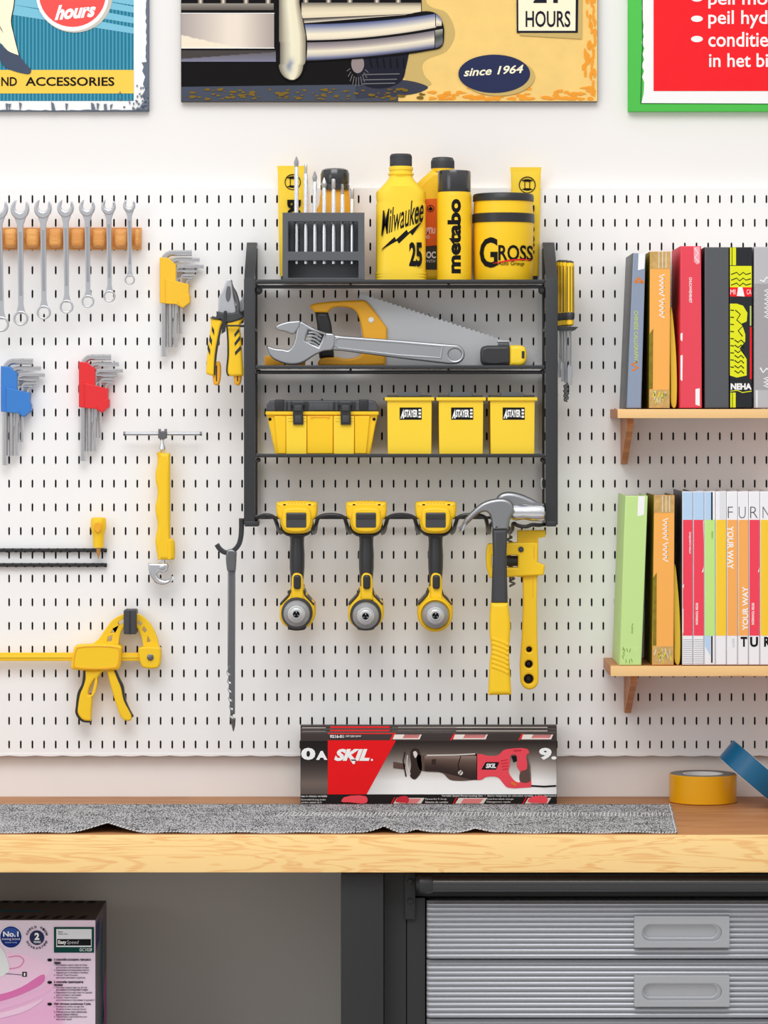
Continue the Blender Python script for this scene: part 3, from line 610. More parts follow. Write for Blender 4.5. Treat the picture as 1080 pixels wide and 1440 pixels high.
# ---------------------------------------------------------------- central rack
RD = .15
def rack():
    t = thing('tool_rack', 'tall black steel three-tier rack with hooks mounted at the centre of the pegboard', 'rack', W(563, 740, .09))
    for sgn, x0, x1 in ((0, 343, 358.5), (1, 767, 784.5)):
        m = MB(dr=RD); m.bpx(x0, 392, x1, 738, RD-.004, RD, RACKM, .0008)
        f = Vector
        xa, xb = X(x0, RD), X(x1, RD); z0, z1 = Z(392, RD), Z(333, .03)
        # bent arm running up and back to the pegboard
        prof = [(RD, Z(394, RD)), (RD-.006, Z(386, RD)), (.075, Z(357, RD)+.004), (.040, Z(336.5, RD)), (.0215, Z(336.5, RD)), (.0215, Z(336.5, RD)-.004), (.038, Z(336.5, RD)-.004), (.070, Z(357, RD)), (RD-.010, Z(388.5, RD)), (RD-.004, Z(394, RD))]
        vs = [Vector((x, -d, z)) for x in (xa+.0006, xb-.0006) for d, z in prof]; n = len(prof)
        m.add(vs, [tuple(range(n)), tuple(range(n, 2*n))]+[(i, (i+1) % n, n+(i+1) % n, n+i) for i in range(n)], RACKM)
        m.build('upright', t)
        m = MB(dr=RD); xi = (x1-3.2, x1) if sgn == 0 else (x0, x0+3.2)
        m.bpx(xi[0], 345, xi[1], 738, PG+.001, PG+.022, RACKD, .0006)
        for y0, y1 in ((404, 410), (519, 524), (643, 648), (461, 465), (726, 738)): m.bpx(xi[0], y0, xi[1], y1, PG+.0225, RD-.0042, RACKD)
        m.build('side_frame', t)
        m = MB(dr=RD); m.bpx(x0+1, 733, x1+(5 if sgn == 0 else -2), 740.5, .10, RD+.001, RACKM, .0015); m.build('bottom_cap', t)
        # clear hanging ring in the side frame
        cx = x0-1.5 if sgn else x1+1.5
        if sgn: m = MB(dr=RD); m.plate(stroke(ell(cx-.5, 680, 3, 8, 12, 100, 250), 1.6), RD-.02, RD-.018, STEEL, .0004); m.build('white_clip', t)
    for k, (y, th) in enumerate(((397, 4), (517.5, 3.4), (642, 3))):
        m = MB(dr=RD); m.bpx(359, y-2.5, 766.5, y-.5, .040, RD-.003, RACKM)
        o = m.build('shelf', t)
        m = MB(dr=RD); m.bpx(359, y-4, 766.5, y+1.2, RD-.006, RD, RACKM, .0018); m.build('front_rim', o)
        if k < 2:
            m = MB(dr=RD); m.tube([W(360, y+6, RD-.012, RD), W(766, y+6, RD-.012, RD)], .0030, RACKD, 10); m.build('rim_rod', o)
            m = MB(dr=RD)
            for x in (493, 631): m.tube([W(x, y+1, RD-.005, RD), W(x, y+6, RD-.010, RD)], .0022, RACKD, 8)
            m.build('rod_stay', o)
        for x in (363, 763):
            m = MB(dr=RD); yy = y+(11 if k == 0 else 5); rr__ = .0072 if k == 0 else .004
            prof = [(rr__*(1+.12*(i % 2)), 0) for i in range(2)]
            m.lathe(W(x, yy, RD-.014, RD), 'y', [(rr__, 0), (rr__*1.05, .004), (rr__*.8, .006), (rr__*.4, .008)], RACKD, 9); m.build('thumb_screw', t)
    # bottom hanging rail
    def P(x, y, d): return W(x, y, d, RD)
    m = MB(); pts = []
    key = [(359, 733, RD-.01), (364, 727, RD+.004), (376, 724, RD+.010), (388, 727, RD+.008), (392.5, 735, RD-.002), (395, 744, RD-.03), (399, 746, RD-.075), (404, 741, .045)]
    def slot(a, b_): # a: left lip x, b: right lip x
        return [(a-4, 727, RD+.008), (a, 736, RD-.002), (a+1.5, 745, RD-.03), (a+5, 751, RD-.075), (a+7, 742, .05), ((a+b_)/2, 732, .036), (b_-7, 742, .05), (b_-5, 751, RD-.075), (b_-1.5, 745, RD-.03), (b_, 736, RD-.002), (b_+4, 727, RD+.008)]
    key = [(358, 734, RD-.012), (364, 727, RD+.003), (376, 724, RD+.010)]+slot(389, 445)+[(465, 723.5, RD+.010)]+slot(487, 543)+[(563, 723.5, RD+.010)]+slot(585, 641)+[(662, 723.5, RD+.010)]+slot(685, 723)[:-1]+[(728, 739, RD), (740, 740.5, RD), (748, 738, RD+.002), (758, 738.5, RD), (766, 738, RD-.012)]
    m.tube(crv([tuple(P(*k)) for k in key], 5, False), .0034, RACKD, 10); m.build('wavy_hanging_rail', t)
    m = MB(dr=RD); m.tube([W(358.6, 730.5, .05, RD), W(767, 730.5, .05, RD)], .0026, RACKD, 10); m.build('rear_rod', t)
    # side hook at lower left
    m = MB(dr=.13); m.plate(stroke(crv([(339.5, 729), (339.5, 742), (338.5, 756), (335, 767), (327, 775), (317, 777), (309, 772), (304.5, 765.5)], 4, False), 7, 6.5), .118, .136, RACKM, .002, dr=.13); m.build('side_hook', t)
    # side tool holders: a thin slotted bracket on each side
    m = MB(dr=RD); m.bpx(316, 456.5, 342.8, 459, .1375, .1400, RACKM, .0006); m.bpx(316, 456.5, 342.8, 459, .094, .0965, RACKM, .0006); m.build('plier_holder', t)
    m = MB(dr=RD); m.plate([(784.7, 458), (814, 459.5), (809, 464), (784.7, 463.5)], .058, .140, RACKM, .0006); m.build('screwdriver_holder', t)
rack()

# ---------------------------------------------------------------- pliers
def pliers(label, parent_shift=None):
    d = .137; t = thing('combination_pliers', label, 'pliers', W(315, 540, .12), 'pliers in the left side holder')
    PLS = mat('brushed_plier_steel', (196, 198, 202), .38, .75)
    m = MB(dr=d); m.plate(crv([(321, 392), (319, 393), (312, 409), (307.5, 416), (306.5, 440), (306.5, 440), (326, 441), (331, 440), (330, 425), (328, 416), (324, 393)], 4), .112, .124, PLS, .002, dr=d)
    m.plate(crv([(319.5, 402), (317, 418), (320, 424), (323.5, 418), (322.5, 402)], 4), .124, .1262, STEELD, .0008, dr=d)
    m.build('flat_jaw', t)
    m = MB(dr=d); m.plate(crv([(324.5, 392.6), (327.5, 402), (332, 410), (336.5, 427), (334.5, 441), (328, 441), (328, 441), (329, 424), (324, 404)], 4), .106, .118, STEELD, .002, dr=d); m.lathe(W(329, 428, .118, d), 'y', [(.0045, 0), (.0045, .003), (.003, .004)], STEEL, 16); m.build('cutting_jaw', t)
    for g in range(2):
        m = MB(dr=d)
        if g == 0: o = [(295, 446), (295, 446), (303, 447), (316, 449), (316, 449), (311, 457), (307.5, 472), (303, 497), (301.5, 522), (301, 528), (296, 528), (289.3, 525.5), (289.3, 525.5), (290, 510), (292, 490), (294.5, 470), (296, 455)]
        else: o = [(316, 449), (316, 449), (330, 447), (342, 445), (342, 447), (337, 457), (338.5, 475), (340, 500), (341.5, 522), (341.5, 528.5), (341.5, 528.5), (320, 528), (318.5, 524), (320.5, 500), (320, 475), (318, 460)]
        m.plate(crv(o, 4), .106, .130, YEL, .004, dr=d, res=2); ho = m.build('handle', t)
        m = MB(dr=d)
        e_ = [(315, 450), (310.5, 460), (307, 475), (302.8, 500), (301.3, 527)] if g == 0 else [(318, 452), (320, 475), (320.3, 500), (318.8, 523), (321, 528.5)]
        m.plate(stroke(crv(e_, 4, False), 2.2), .108, .1308, BLK, .0006, dr=d)
        for q in ([[(298, 458), (301, 464), (301, 472), (297.5, 465)], [(294.5, 471), (298, 478), (297.5, 486), (294, 479)], [(291.5, 483), (295.5, 492), (295, 500), (291.5, 491)]] if g == 0 else
                  [[(329, 470), (335, 462), (336.5, 466), (330, 474)], [(329.5, 482), (337, 472), (338, 477), (330, 487)], [(330, 495), (338, 486), (339, 491), (330.5, 500)]]): m.plate(q, .128, .1305, BLK, .0002, dr=d)
        m.build('grip_stripe', ho)
        m = MB(dr=d); x = 304 if g == 0 else 333.5
        m.plate(crv([(x-5, 520), (x-3, 510), (x+3, 508), (x+5.5, 514), (x+4, 538), (x+1, 542), (x-3, 541), (x-5, 537)], 4), .100, .124, ORY, .003, dr=d, res=2)
        m.plate(stroke([(x, 514), (x, 536)], 1.6), .1235, .1246, BLK, .0003, dr=d); m.build('inner_grip', ho)
    m = MB(dr=d); m.plate(crv([(304, 437.5), (304, 437.5), (320, 440), (336, 438), (336, 438), (342, 445), (342, 447), (330, 452), (318, 454), (306, 449), (294.5, 446), (294.5, 446), (303.5, 445)], 4), .104, .1325, DRK, .003, dr=d, res=2)
    m.plate([(315, 437), (319, 437), (317, 466), (311, 470)], .1326, .1345, BLK, .0005, dr=d); m.build('rubber_collar', t)
    return t
p1 = pliers('yellow handled pliers with black slashes hanging fully in view left of the rack')
p2 = dup(p1, (0, 0, 0), 'second pair of pliers, hanging mostly hidden behind the left rack upright')
p2.location = W(339.5, 497, .078, .13); p2.scale = (.6, .6, .6)

# ---------------------------------------------------------------- screwdrivers
def driver(x, d, y0, ytip, flat, label):
    t = thing('screwdriver', label, 'screwdriver', W(x, ytip, d, RD), 'screwdrivers in the right side holder')
    def h(y): return (458-y)*sd(RD)
    c = W(x, 458, d, RD); s_ = sd(RD)
    m = MB(dr=RD); r = 6.2*s_
    m.lathe(c, 'z', [(r*.5, h(457.5)), (r*.9, h(456)), (r*.9, h(452)), (r*.7, h(449)), (r*.85, h(446)), (r, h(438)), (r, h(y0+8)), (r*.85, h(y0+2)), (r*.4, h(y0))], YEL, 8); ho = m.build('handle', t, sharp=50)
    m = MB(dr=RD)
    for sx in (-1, 0, 1): m.box((c.x+sx*r*.66-.0007, c.y-r*(1.02 if sx == 0 else .78), h(438)+c.z), (c.x+sx*r*.66+.0007, c.y-r*(.5 if sx == 0 else .3), h(y0+8)+c.z), BLK)
    m.build('grip_stripe', ho)
    m = MB(dr=RD); m.lathe(c, 'z', [(r*.88, h(449)), (r*1.04, h(447)), (r*1.06, h(440)), (r*.9, h(438))], DRK, 12); m.build('rubber_band', ho)
    m = MB(dr=RD); m.lathe(c, 'z', [(r*.5, h(y0+.6)), (r*.92, h(y0+2.5)), (r*.88, h(y0+1.4)), (r*.3, h(y0-.4))], BLK, 12); m.build('end_cap', ho)
    m = MB(dr=RD); m.tube([W(x, 457, d, RD), W(x, ytip-26, d, RD)], 1.9*s_, STEEL, 10)
    if flat: m.plate(crv([(x-2, ytip-28), (x+2, ytip-28), (x+3.4, ytip-20), (x+3, ytip-12), (x+2.6, ytip), (x+2.6, ytip), (x-2.6, ytip), (x-2.6, ytip), (x-3, ytip-12), (x-3.4, ytip-20)], 3), d-.0016, d+.0016, STEEL, .0008, dr=RD)
    else:
        P_ = [W(x+2.3*sin(k*1.1), ytip-26+26*k/24, d, RD) for k in range(25)]; m.tube(P_, [2.6*s_]*22+[2*s_, 1.4*s_, .5*s_], STEELD, 8)
    m.build('shaft', t)
driver(802.5, .128, 366, 541, True, 'yellow screwdriver with flat blade, frontmost in the right side holder')
driver(798, .106, 364.5, 565, False, 'yellow screwdriver with long twisted tip, second in the right side holder')
driver(794.5, .084, 363.5, 536, True, 'yellow screwdriver third back in the right side holder, half hidden')
driver(791.5, .062, 362.5, 530, True, 'yellow screwdriver nearest the pegboard in the right side holder, mostly hidden')

# ---------------------------------------------------------------- long bar on the side hook
def longbar():
    d = .126; t = thing('auger_bar', 'long dark steel bar with twisted pointed end hanging from the left hook of the rack', 'bar', W(327, 1028, d))
    m = MB(dr=d); m.plate(crv([(319.5, 774), (326, 772), (332, 775), (332.5, 785), (331.5, 803), (331.5, 803), (321, 803), (319, 797)], 4), .114, .1405, STEELD, .003, dr=d); m.build('collar', t)
    m = MB(dr=d); m.plate([(320.5, 800), (331, 800), (330.5, 1004), (324, 1004), (320.2, 936)], .122, .133, STEELD, .0022, dr=d); m.build('shank', t)
    m = MB(dr=d); pts = []
    for k in range(49):
        u = k/48; pts.append(W(321.8+6.2*u+2.2*sin(k*.9), 936+84*u, .1275+.004*cos(k*.9), d))
    m.tube(pts, [.0028]*40+[.0026, .0024, .0022, .002, .0019, .0018, .0016, .0014, .0012], STEEL, 8)
    m.tube([W(327.5, 1010, .1275, d), W(328.4, 1020, .1275, d), W(328.3, 1028, .1275, d)], [.0052, .0032, .001], STEELD, 8); m.build('twisted_end', t)
longbar()

# ---------------------------------------------------------------- top shelf
TS = Z(394.5, RD)+.0006      # shelf surface height
def bx(px, d): return Vector((X(px, RD), -d, TS))
def hz(py): return (392.5-py)*sd(RD)
# left tube
def tube_pack(name, label, xa, xb, ya, ybm, cx, ey, er, d, dr, taper, boss):
    t = thing(name, label, 'tube', Vector((X((xa+xb)/2, dr), -d, TS)), 'squeeze tubes on the top shelf')
    m = MB(dr=dr); vs, fs = [], []; n = 24; zb = TS+.012; zt = Z(ya, dr); zc = Z(ya+8, dr)
    H = [(zb, 1-.0, .0068, .86), (zb+(zc-zb)*.25, 1, .0064, .90), (zb+(zc-zb)*.5, 1, .0055, .94), (zb+(zc-zb)*.8, 1, .004, .97), (zc, 1, .0018, 1.0), (zc+.0002, 1, .0012, 1.02), (zt, 1, .0012, 1.05)]
    xc = X((xa+xb)/2, dr); hw = (X(xb, dr)-X(xa, dr))/2/1.05
    for z, _, dep, wf in H:
        for k in range(n): a = 2*pi*k/n; ca = cos(a); vs.append(Vector((xc+hw*wf*(abs(ca)**.75)*(1 if ca > 0 else -1), -d-dep*sin(a), z)))
    for i in range(len(H)-1):
        for k in range(n): l = (k+1) % n; fs.append((i*n+k, i*n+l, (i+1)*n+l, (i+1)*n+k))
    fs += [tuple(range(n)), tuple((len(H)-1)*n+k for k in range(n))]
    m.add(vs, fs, YEL2); m.build('tube_body', t)
    m = MB(); m.lathe((xc, -d, TS), 'z', [(hw*.72, 0), (hw*.78, .002), (hw*.78, .011), (hw*.6, .0125)], DRK, 24, sy=.32); m.build('screw_cap', t)
    ex, f = cx, d+.0045
    m = MB(dr=dr); m.plate(ring(ex, ey, er, er-1.1, 36), f-.002, f, INK); m.plate(stroke([(ex-3.5, ey-6), (ex-3.5, ey+6)], 1.1), f-.002, f, INK); m.plate(stroke([(ex+3.5, ey-6), (ex+3.5, ey+6)], 1.1), f-.002, f, INK)
    for s_ in (-1, 1): m.plate(crv([(ex-8, ey+s_*6.5), (ex-8, ey+s_*6.5), (ex, ey+s_*8.3), (ex+8, ey+s_*6.5), (ex+8, ey+s_*6.5), (ex+4, ey+s_*5), (ex-4, ey+s_*5)], 3), f-.002, f, INK)
    m.build('armature_emblem', t)
    m = MB(dr=dr); ff = d+.0072
    m.text('BOSCH', boss[0], boss[1], boss[2], boss[3], ff, INK, rot=-1, bold=.05, th=.0035); m.build('lettering', t)
    return t
tube_pack('squeeze_tube', 'tall yellow squeeze tube behind the left of the black bit holder', 386.5, 430.5, 226, 361, 409, 249.5, 11.5, .0285, RD, 1, (401, 275, 421, 345))
tube_pack('squeeze_tube', 'tall yellow squeeze tube behind the right of the wide yellow tub', 721, 766, 228, 363, 745.5, 253.5, 12, .0285, RD, 1, (735, 283, 756, 352))
# bottle behind the bit holder
def backbottle():
    d = .060; t = thing('capped_bottle', 'amber yellow bottle with big glossy black cap behind the silver bits', 'bottle', Vector((X(470, RD), -d, TS)))
    c = (X(470, RD), -d, TS); s_ = sd(RD)
    m = MB(); m.lathe(c, 'z', [(32*s_, 0), (33*s_, .003), (33*s_, hz(310)), (31*s_, hz(297)), (22.5*s_, hz(282)), (20*s_, hz(264)), (20*s_, hz(256))], ORY, 36, sy=.68); m.build('bottle_body', t)
    m = MB(); m.lathe(c, 'z', [(20.8*s_, hz(261)), (21*s_, hz(254)), (19.9*s_, hz(253)), (20.6*s_, hz(251)), (20.6*s_, hz(238)), (18.5*s_, hz(232.5)), (14*s_, hz(230.3)), (5*s_, hz(230))], mat('glossy_black_cap', (46, 46, 48), .2, coat=.5), 40, sy=.9); m.build('cap', t)
backbottle()
# bit holder
def bits():
    d = .139; t = thing('bit_holder', 'dark grey plastic bit stand with two long windows holding seven bits', 'tool holder', Vector((X(454, RD), -.115, TS)))
    G = mat('slate_grey_plastic', (88, 90, 94), .5); G2 = mat('inner_grey_plastic', (96, 98, 103), .5)  # back wall takes a slightly lighter grey than the frame
    m = MB(dr=RD); m.plate([[(397, 298.5), (512.5, 298.5), (512.5, 394), (397, 394)], rr(405, 311, 503.5, 353.5, 1)[::-1], rr(405, 366, 504, 390.5, 1)[::-1]], .1345, .1420, G, .0008); m.build('front_frame', t)
    m = MB(dr=RD); m.bpx(397.5, 299, 404.5, 394, .102, .1340, G, .001); m.bpx(504, 299, 512, 394, .102, .1340, G, .001)
    for y0, y1 in ((353.8, 365), (391, 394)): m.bpx(404.6, y0, 503.9, y1, .102, .134, G)
    m.bpx(397.5, 299, 512, 394, .098, .1015, G2, .001); m.build('case_shell', t)
    m = MB(dr=RD)
    for k in range(8): x = 410+k*13.05; m.bpx(x-3.3, 311, x+3.3, 353, .1016, .106, G, .0008)
    m.build('channel_ribs', t)
    X7 = [(416.2, 218), (429.3, 227.5), (442.2, 239), (455.4, 248), (468.6, 250), (481.2, 257), (495, 263.5)]
    lb = ['tallest, pointed cross tip, at left of the stand', 'second tallest, narrow star tip', 'third from left, cross tip', 'fourth from left, rounded hex tip', 'fifth from left, in the centre right, flat tip', 'sixth from left, slim square tip', 'shortest, at the right end of the stand']
    r = 3.0*S*.975
    for k, (x, yt) in enumerate(X7):
        dd = .120; o = thing('screwdriver_bit', 'long chrome bit in the grey stand, '+lb[k], 'drill bit', W(x, 372, dd, RD), 'long bits in the grey stand')
        m = MB(); c = W(x, 372, dd, RD); H = lambda y: (372-y)*sd(RD)
        m.lathe(c, 'z', [(r*.3, 0), (r, H(370)), (r, H(yt+17)), (r*.75, H(yt+15))], CHR, 12)
        if k in (0, 2, 3): pr = [(r*.75, H(yt+15)), (r*1.15, H(yt+11)), (r*1.2, H(yt+8)), (r*.7, H(yt+4)), (r*.15, H(yt))]
        elif k in (4, 6): pr = [(r*.75, H(yt+15)), (r*.9, H(yt+12)), (r*.9, H(yt+1)), (r*.8, H(yt))]
        else: pr = [(r*.75, H(yt+15)), (r*.6, H(yt+8)), (r*.6, H(yt+1)), (r*.4, H(yt))]
        m.lathe(c, 'z', pr, STEEL, 4 if k in (0, 2, 5) else 6); m.build('steel_rod', o)
bits()
# flat-sided round-shouldered oil bottle
def oilbottle():
    d = .095; t = thing('oil_bottle', 'yellow ridged bottle with black cap and slanted script lettering, left of the orange labelled can', 'bottle', Vector((X(564, RD), -d, TS)))
    s_ = sd(RD); xc = X(564, RD)
    m = MB(); n = 48; L = [(36, 392.6, .9), (36.5, 391, .9), (36.5, 389, .9), (35.6, 388, .9), (36.5, 387, .9), (36.5, 385, .9), (35.6, 384, .9), (36.5, 383, .9), (36.5, 381, .9), (35.4, 379.5, .9), (35.2, 300, .9), (35.4, 284, .9), (34.2, 281, .9), (34.6, 279, .9), (35.6, 272, .88), (35, 266, .86), (28, 259, .8), (20, 250, .7), (17, 245, .6), (16.8, 242.5, 0), (18.5, 241.3, 0), (18.5, 239.8, 0), (16.3, 238.6, 0), (16, 236, 0), (17.3, 234.5, 0), (17.2, 231, 0), (15, 229, 0)]
    vs, fs = [], []
    for w_, y, sq in L:
        a_ = w_*s_; b_ = min(w_*s_, .033) if sq > .7 else w_*s_*(1 if sq == 0 else .9)
        for k in range(n):
            g = 2*pi*k/n; p = 1-.45*sq; cx, sy = cos(g), sin(g)
            vs.append(Vector((xc+a_*abs(cx)**p*(1 if cx > 0 else -1), -d-b_*abs(sy)**p*(1 if sy > 0 else -1), TS+hz(y))))
    for i in range(len(L)-1):
        for k in range(n): l = (k+1) % n; fs.append((i*n+k, i*n+l, (i+1)*n+l, (i+1)*n+k))
    fs += [tuple(range(n)), tuple((len(L)-1)*n+k for k in range(n))]; m.add(vs, fs, YEL2); m.build('bottle_body', t)
    m = MB(); c = (xc+2*s_, -d, TS)
    pr = [(15.4*s_, hz(229.5)), (15.6*s_, hz(222)), (15.2*s_, hz(213.5)), (13.5*s_, hz(211.8)), (4*s_, hz(211.5))]
    m.lathe((xc, -d, TS), 'z', pr, DRK, 36); 
    for k in range(36): a = 2*pi*k/36; m.box((xc+15.4*s_*cos(a)-.0004, -d+15.4*s_*sin(a)-.0004, TS+hz(229)), (xc+15.4*s_*cos(a)+.0004, -d+15.4*s_*sin(a)+.0004, TS+hz(215)), BLK)
    m.build('cap', t)
    f = d+.0318; m = MB(dr=RD)
    cy = (564, .085)
    m.text('Milwaukee', 536, 296, 596, 331, f+.0012, INK, shear=.25, bold=.012, slope=21, th=.003)
    m.plate([(536, 350), (555, 332), (557, 336), (572, 322), (574, 326), (595, 309), (580, 330), (577, 326.5), (561, 342), (558.5, 338)], f-.002, f+.0012, INK)
    m.text('25', 575.5, 339.5, 594, 374, f+.0012, INK, bold=.04, th=.003)
    m.build('lettering', t)
oilbottle()
# jug behind
def jug():
    d = .0435; t = thing('oil_jug', 'yellow jug with ribbed black cap and orange label, behind the spray can', 'bottle', Vector((X(618, RD), -.044, TS)))
    s_ = sd(RD); m = MB(dr=RD)
    m.plate(crv([(608.5, 233), (608.5, 233), (640, 233), (640, 233), (646, 243), (656, 260), (659, 280), (659, 393.3), (659, 393.3), (583, 393.3), (583, 393.3), (583, 262), (586, 254)], 4), .024, .060, YEL, .010, res=4); m.build('jug_body', t)
    m = MB(); c = (X(624, RD), -d, TS)
    m.lathe(c, 'z', [(16.3*s_, hz(234)), (16.3*s_, hz(229)), (15*s_, hz(229))], YEL, 32); m.build('neck', t)
    m = MB(); m.lathe(c, 'z', [(16.5*s_, hz(229.5)), (16.5*s_, hz(218)), (14.5*s_, hz(214)), (9*s_, hz(213)), (2*s_, hz(213))], DRK, 32)
    for k in range(40): a = 2*pi*k/40; m.box((c[0]+16.4*s_*cos(a)-.0005, c[1]+16.4*s_*sin(a)-.0005, TS+hz(229)), (c[0]+16.4*s_*cos(a)+.0005, c[1]+16.4*s_*sin(a)+.0005, TS+hz(219)), BLK)
    m.build('cap', t)
    m = MB(dr=RD); OL = mat('orange_label_print', (240, 116, 46), .5)
    m.plate(crv([(586, 344), (586, 344), (586, 285), (592, 277), (605, 275), (625, 275), (650, 278), (655, 290), (655, 340), (655, 340)], 4), .0601, .0606, OL)
    m.plate([(586, 344), (655, 338), (655, 376), (586, 376)], .0601, .0606, mat('charcoal_label_print', (66, 68, 62), .5))
    m.plate(ring(606.5, 289, 5.2, 4.2, 24), .0606, .0609, INK); m.plate([(603, 290), (606.5, 285.5), (610, 290), (606.5, 292.5)], .0606, .0609, INK)
    m.text('\u018e\u042f\u041fU', 596.5, 316, 613, 325, .0609, WHT, bold=.03); m.text('HO', 597, 327, 605, 332, .0609, WHT, bold=.02); m.text('SOC', 596, 350, 614, 360, .0609, WHT, bold=.04); m.text('SYNTH', 596, 362, 613, 366, .0609, WHT)
    m.build('wraparound_label', t)
jug()
# spray can
def can():
    d = .108; t = thing('spray_can', 'yellow spray can with black cap and bold lettering reading upward', 'spray can', Vector((X(639.5, RD), -d, TS)))
    s_ = sd(RD); c = (X(639.5, RD), -d, TS); R = 24.4*s_
    m = MB(); m.lathe(c, 'z', [(23.6*s_, 0), (R, .001), (R, hz(273)), (24*s_, hz(270.5)), (23.4*s_, hz(268)), (23.2*s_, hz(264))], YEL, 48); m.build('can_body', t)
    m = MB(); m.lathe(c, 'z', [(23*s_, hz(268)), (23.6*s_, hz(266)), (23.6*s_, hz(239)), (22.8*s_, hz(236.8)), (20*s_, hz(236)), (3*s_, hz(236))], mat('glossy_black_cap', (46, 46, 48), .2, coat=.5), 48); m.build('cap', t)
    m = MB(dr=RD); m.text('metabo', 629.5, 279, 648.5, 384, d+R+.0004, INK, rot=1, bold=.045, cyl=(639.5, R+.0004), th=.0008); m.build('lettering', t)
can()
# tub
def tub():
    d = .090; t = thing('grease_tub', 'wide yellow tub with black lid and large black lettering on the top shelf', 'tub', Vector((X(709.5, RD), -d, TS)))
    s_ = sd(RD); c = (X(709.5, RD), -d, TS); R = 43*s_
    m = MB(); m.lathe(c, 'z', [(41.5*s_, 0), (42*s_, .0015), (43*s_, hz(309)), (42.4*s_, hz(297)), (41.7*s_, hz(278)), (41.5*s_, hz(274))], YEL, 64); m.build('tub_body', t)
    m = MB(); m.lathe(c, 'z', [(42.4*s_, hz(310)), (44.3*s_, hz(309.5)), (44.3*s_, hz(297.5)), (42.2*s_, hz(296.5))], BLK, 64, cap=False); m.build('rim_band', t)
    m = MB(); m.lathe(c, 'z', [(41.8*s_, hz(279.5)), (43.4*s_, hz(279)), (43.4*s_, hz(271.5)), (42*s_, hz(269)), (38*s_, hz(268)), (3*s_, hz(268))], BLK, 64); m.build('lid', t)
    m = MB(dr=RD); q = dict(cyl=(709.5, R+.0004), th=.0012)
    m.text('G', 675, 333, 700, 376, d+R+.0002, INK, bold=.02, **q); m.text('ROSS', 701, 344, 751.3, 366, d+R+.0002, INK, bold=.02, **q); m.text('Auto Group', 700, 367, 738, 374.5, d+R+.0002, INK, shear=.2, bold=-.004, **q); m.build('lettering', t)
    m = MB(dr=RD); RR = R+.0008; st = [(693+k*2.9, 370-8.5*sin(k/20*pi*.62)+k*.12) for k in range(21)]
    vs, fs = [], []
    for k, (x, y) in enumerate(st):
        w_ = .2+2.2*sin(pi*min(1, k/20))**.7*(1 if k < 20 else 0); xx = X(x, RD); dd = d+sqrt(RR*RR-(xx-c[0])**2)
        vs += [Vector((xx, -dd, Z(y, RD))), Vector((xx, -dd, Z(y+w_, RD)))]
        if k: fs.append((2*k-2, 2*k-1, 2*k+1, 2*k))
    m.add(vs, fs, mat('red_swoosh_ink', (226, 44, 40), .5)); m.build('red_swoosh', t)
tub()

# ---------------------------------------------------------------- second shelf
SS = Z(515, RD)+.0006
def adj_wrench():
    d = .132; t = thing('adjustable_wrench', 'large steel adjustable wrench lying in front of the saw on the second shelf', 'wrench', Vector((X(510, RD), -.12, SS)))
    ST = mat('forged_steel', (176, 178, 181), .36, .8); 
    m = MB(dr=RD)
    head = crv([(404.4, 491.9), (398, 490.5), (387, 489.5), (373.8, 485), (373.8, 485), (376, 494), (380, 501), (388, 507), (405, 512.5), (423, 511), (442.6, 499), (455, 493.5), (468, 491), (470, 470), (458, 467.5), (443, 462), (430, 455), (423, 451.5), (418, 458), (413.7, 478), (410, 487)], 4)
    m.plate([head, crv([(433, 463.5), (433, 463.5), (455.5, 470.5), (455.5, 470.5), (447.5, 487.5), (447.5, 487.5), (428.5, 478.5), (428.5, 478.5)], 2)[::-1]], .118, .136, ST, .003, dr=RD, res=2)
    m.build('fixed_jaw', t)
    m = MB(dr=RD); m.plate(crv([(387.5, 458.5), (398.6, 453), (412, 450.8), (422, 451), (421.5, 458), (417, 465), (412.5, 469.5), (400, 466), (388, 463)], 4), .119, .1375, ST, .003, dr=RD, res=2)
    m.plate(crv([(417, 455), (430, 455), (443, 462), (441, 470), (428, 470), (417, 466)], 3), .121, .130, STEELD, .001, dr=RD)
    m.build('movable_jaw', t)
    m = MB(dr=RD)
    for k in range(4):
        yy = 466+k*4.6; xx = 434.5-k*1.2
        m.tube([W(xx+q*17/6, yy+q*6.2/6-2.4*sin(pi*q/6)+1.2, .1325+.0025*sin(pi*q/6), RD) for q in range(7)], .0021, ST, 8)
    m.tube([W(437, 463, .127, RD), W(446, 486, .127, RD)], .004, BLK, 8)
    m.build('knurled_worm', t)
    m = MB(dr=RD)
    hd = [(462, 469.5), (480, 472), (560, 477.8), (635, 484)]+[(639.5+14.5*cos(radians(a)), 498+14*sin(radians(a))) for a in range(-80, 81, 16)]+[(632, 512), (560, 503.5), (480, 493), (462, 491.5)]
    m.plate([hd, ell(640, 498.3, 9, 8, 24)[::-1]], .121, .133, ST, .003, dr=RD, res=2)
    o = m.build('handle', t)
    m = MB(dr=RD); m.plate([[(470, 476.5), (475, 473.5), (560, 479.8), (624, 485.5), (621, 504.5), (560, 500.5), (475, 490), (468, 484)], [(473, 477.5), (477, 476), (560, 482), (621, 487.5), (619, 502), (560, 498), (477, 488), (472, 483)][::-1]], .1331, .1345, ST, .0008, dr=RD); m.build('raised_border', o)
adj_wrench()
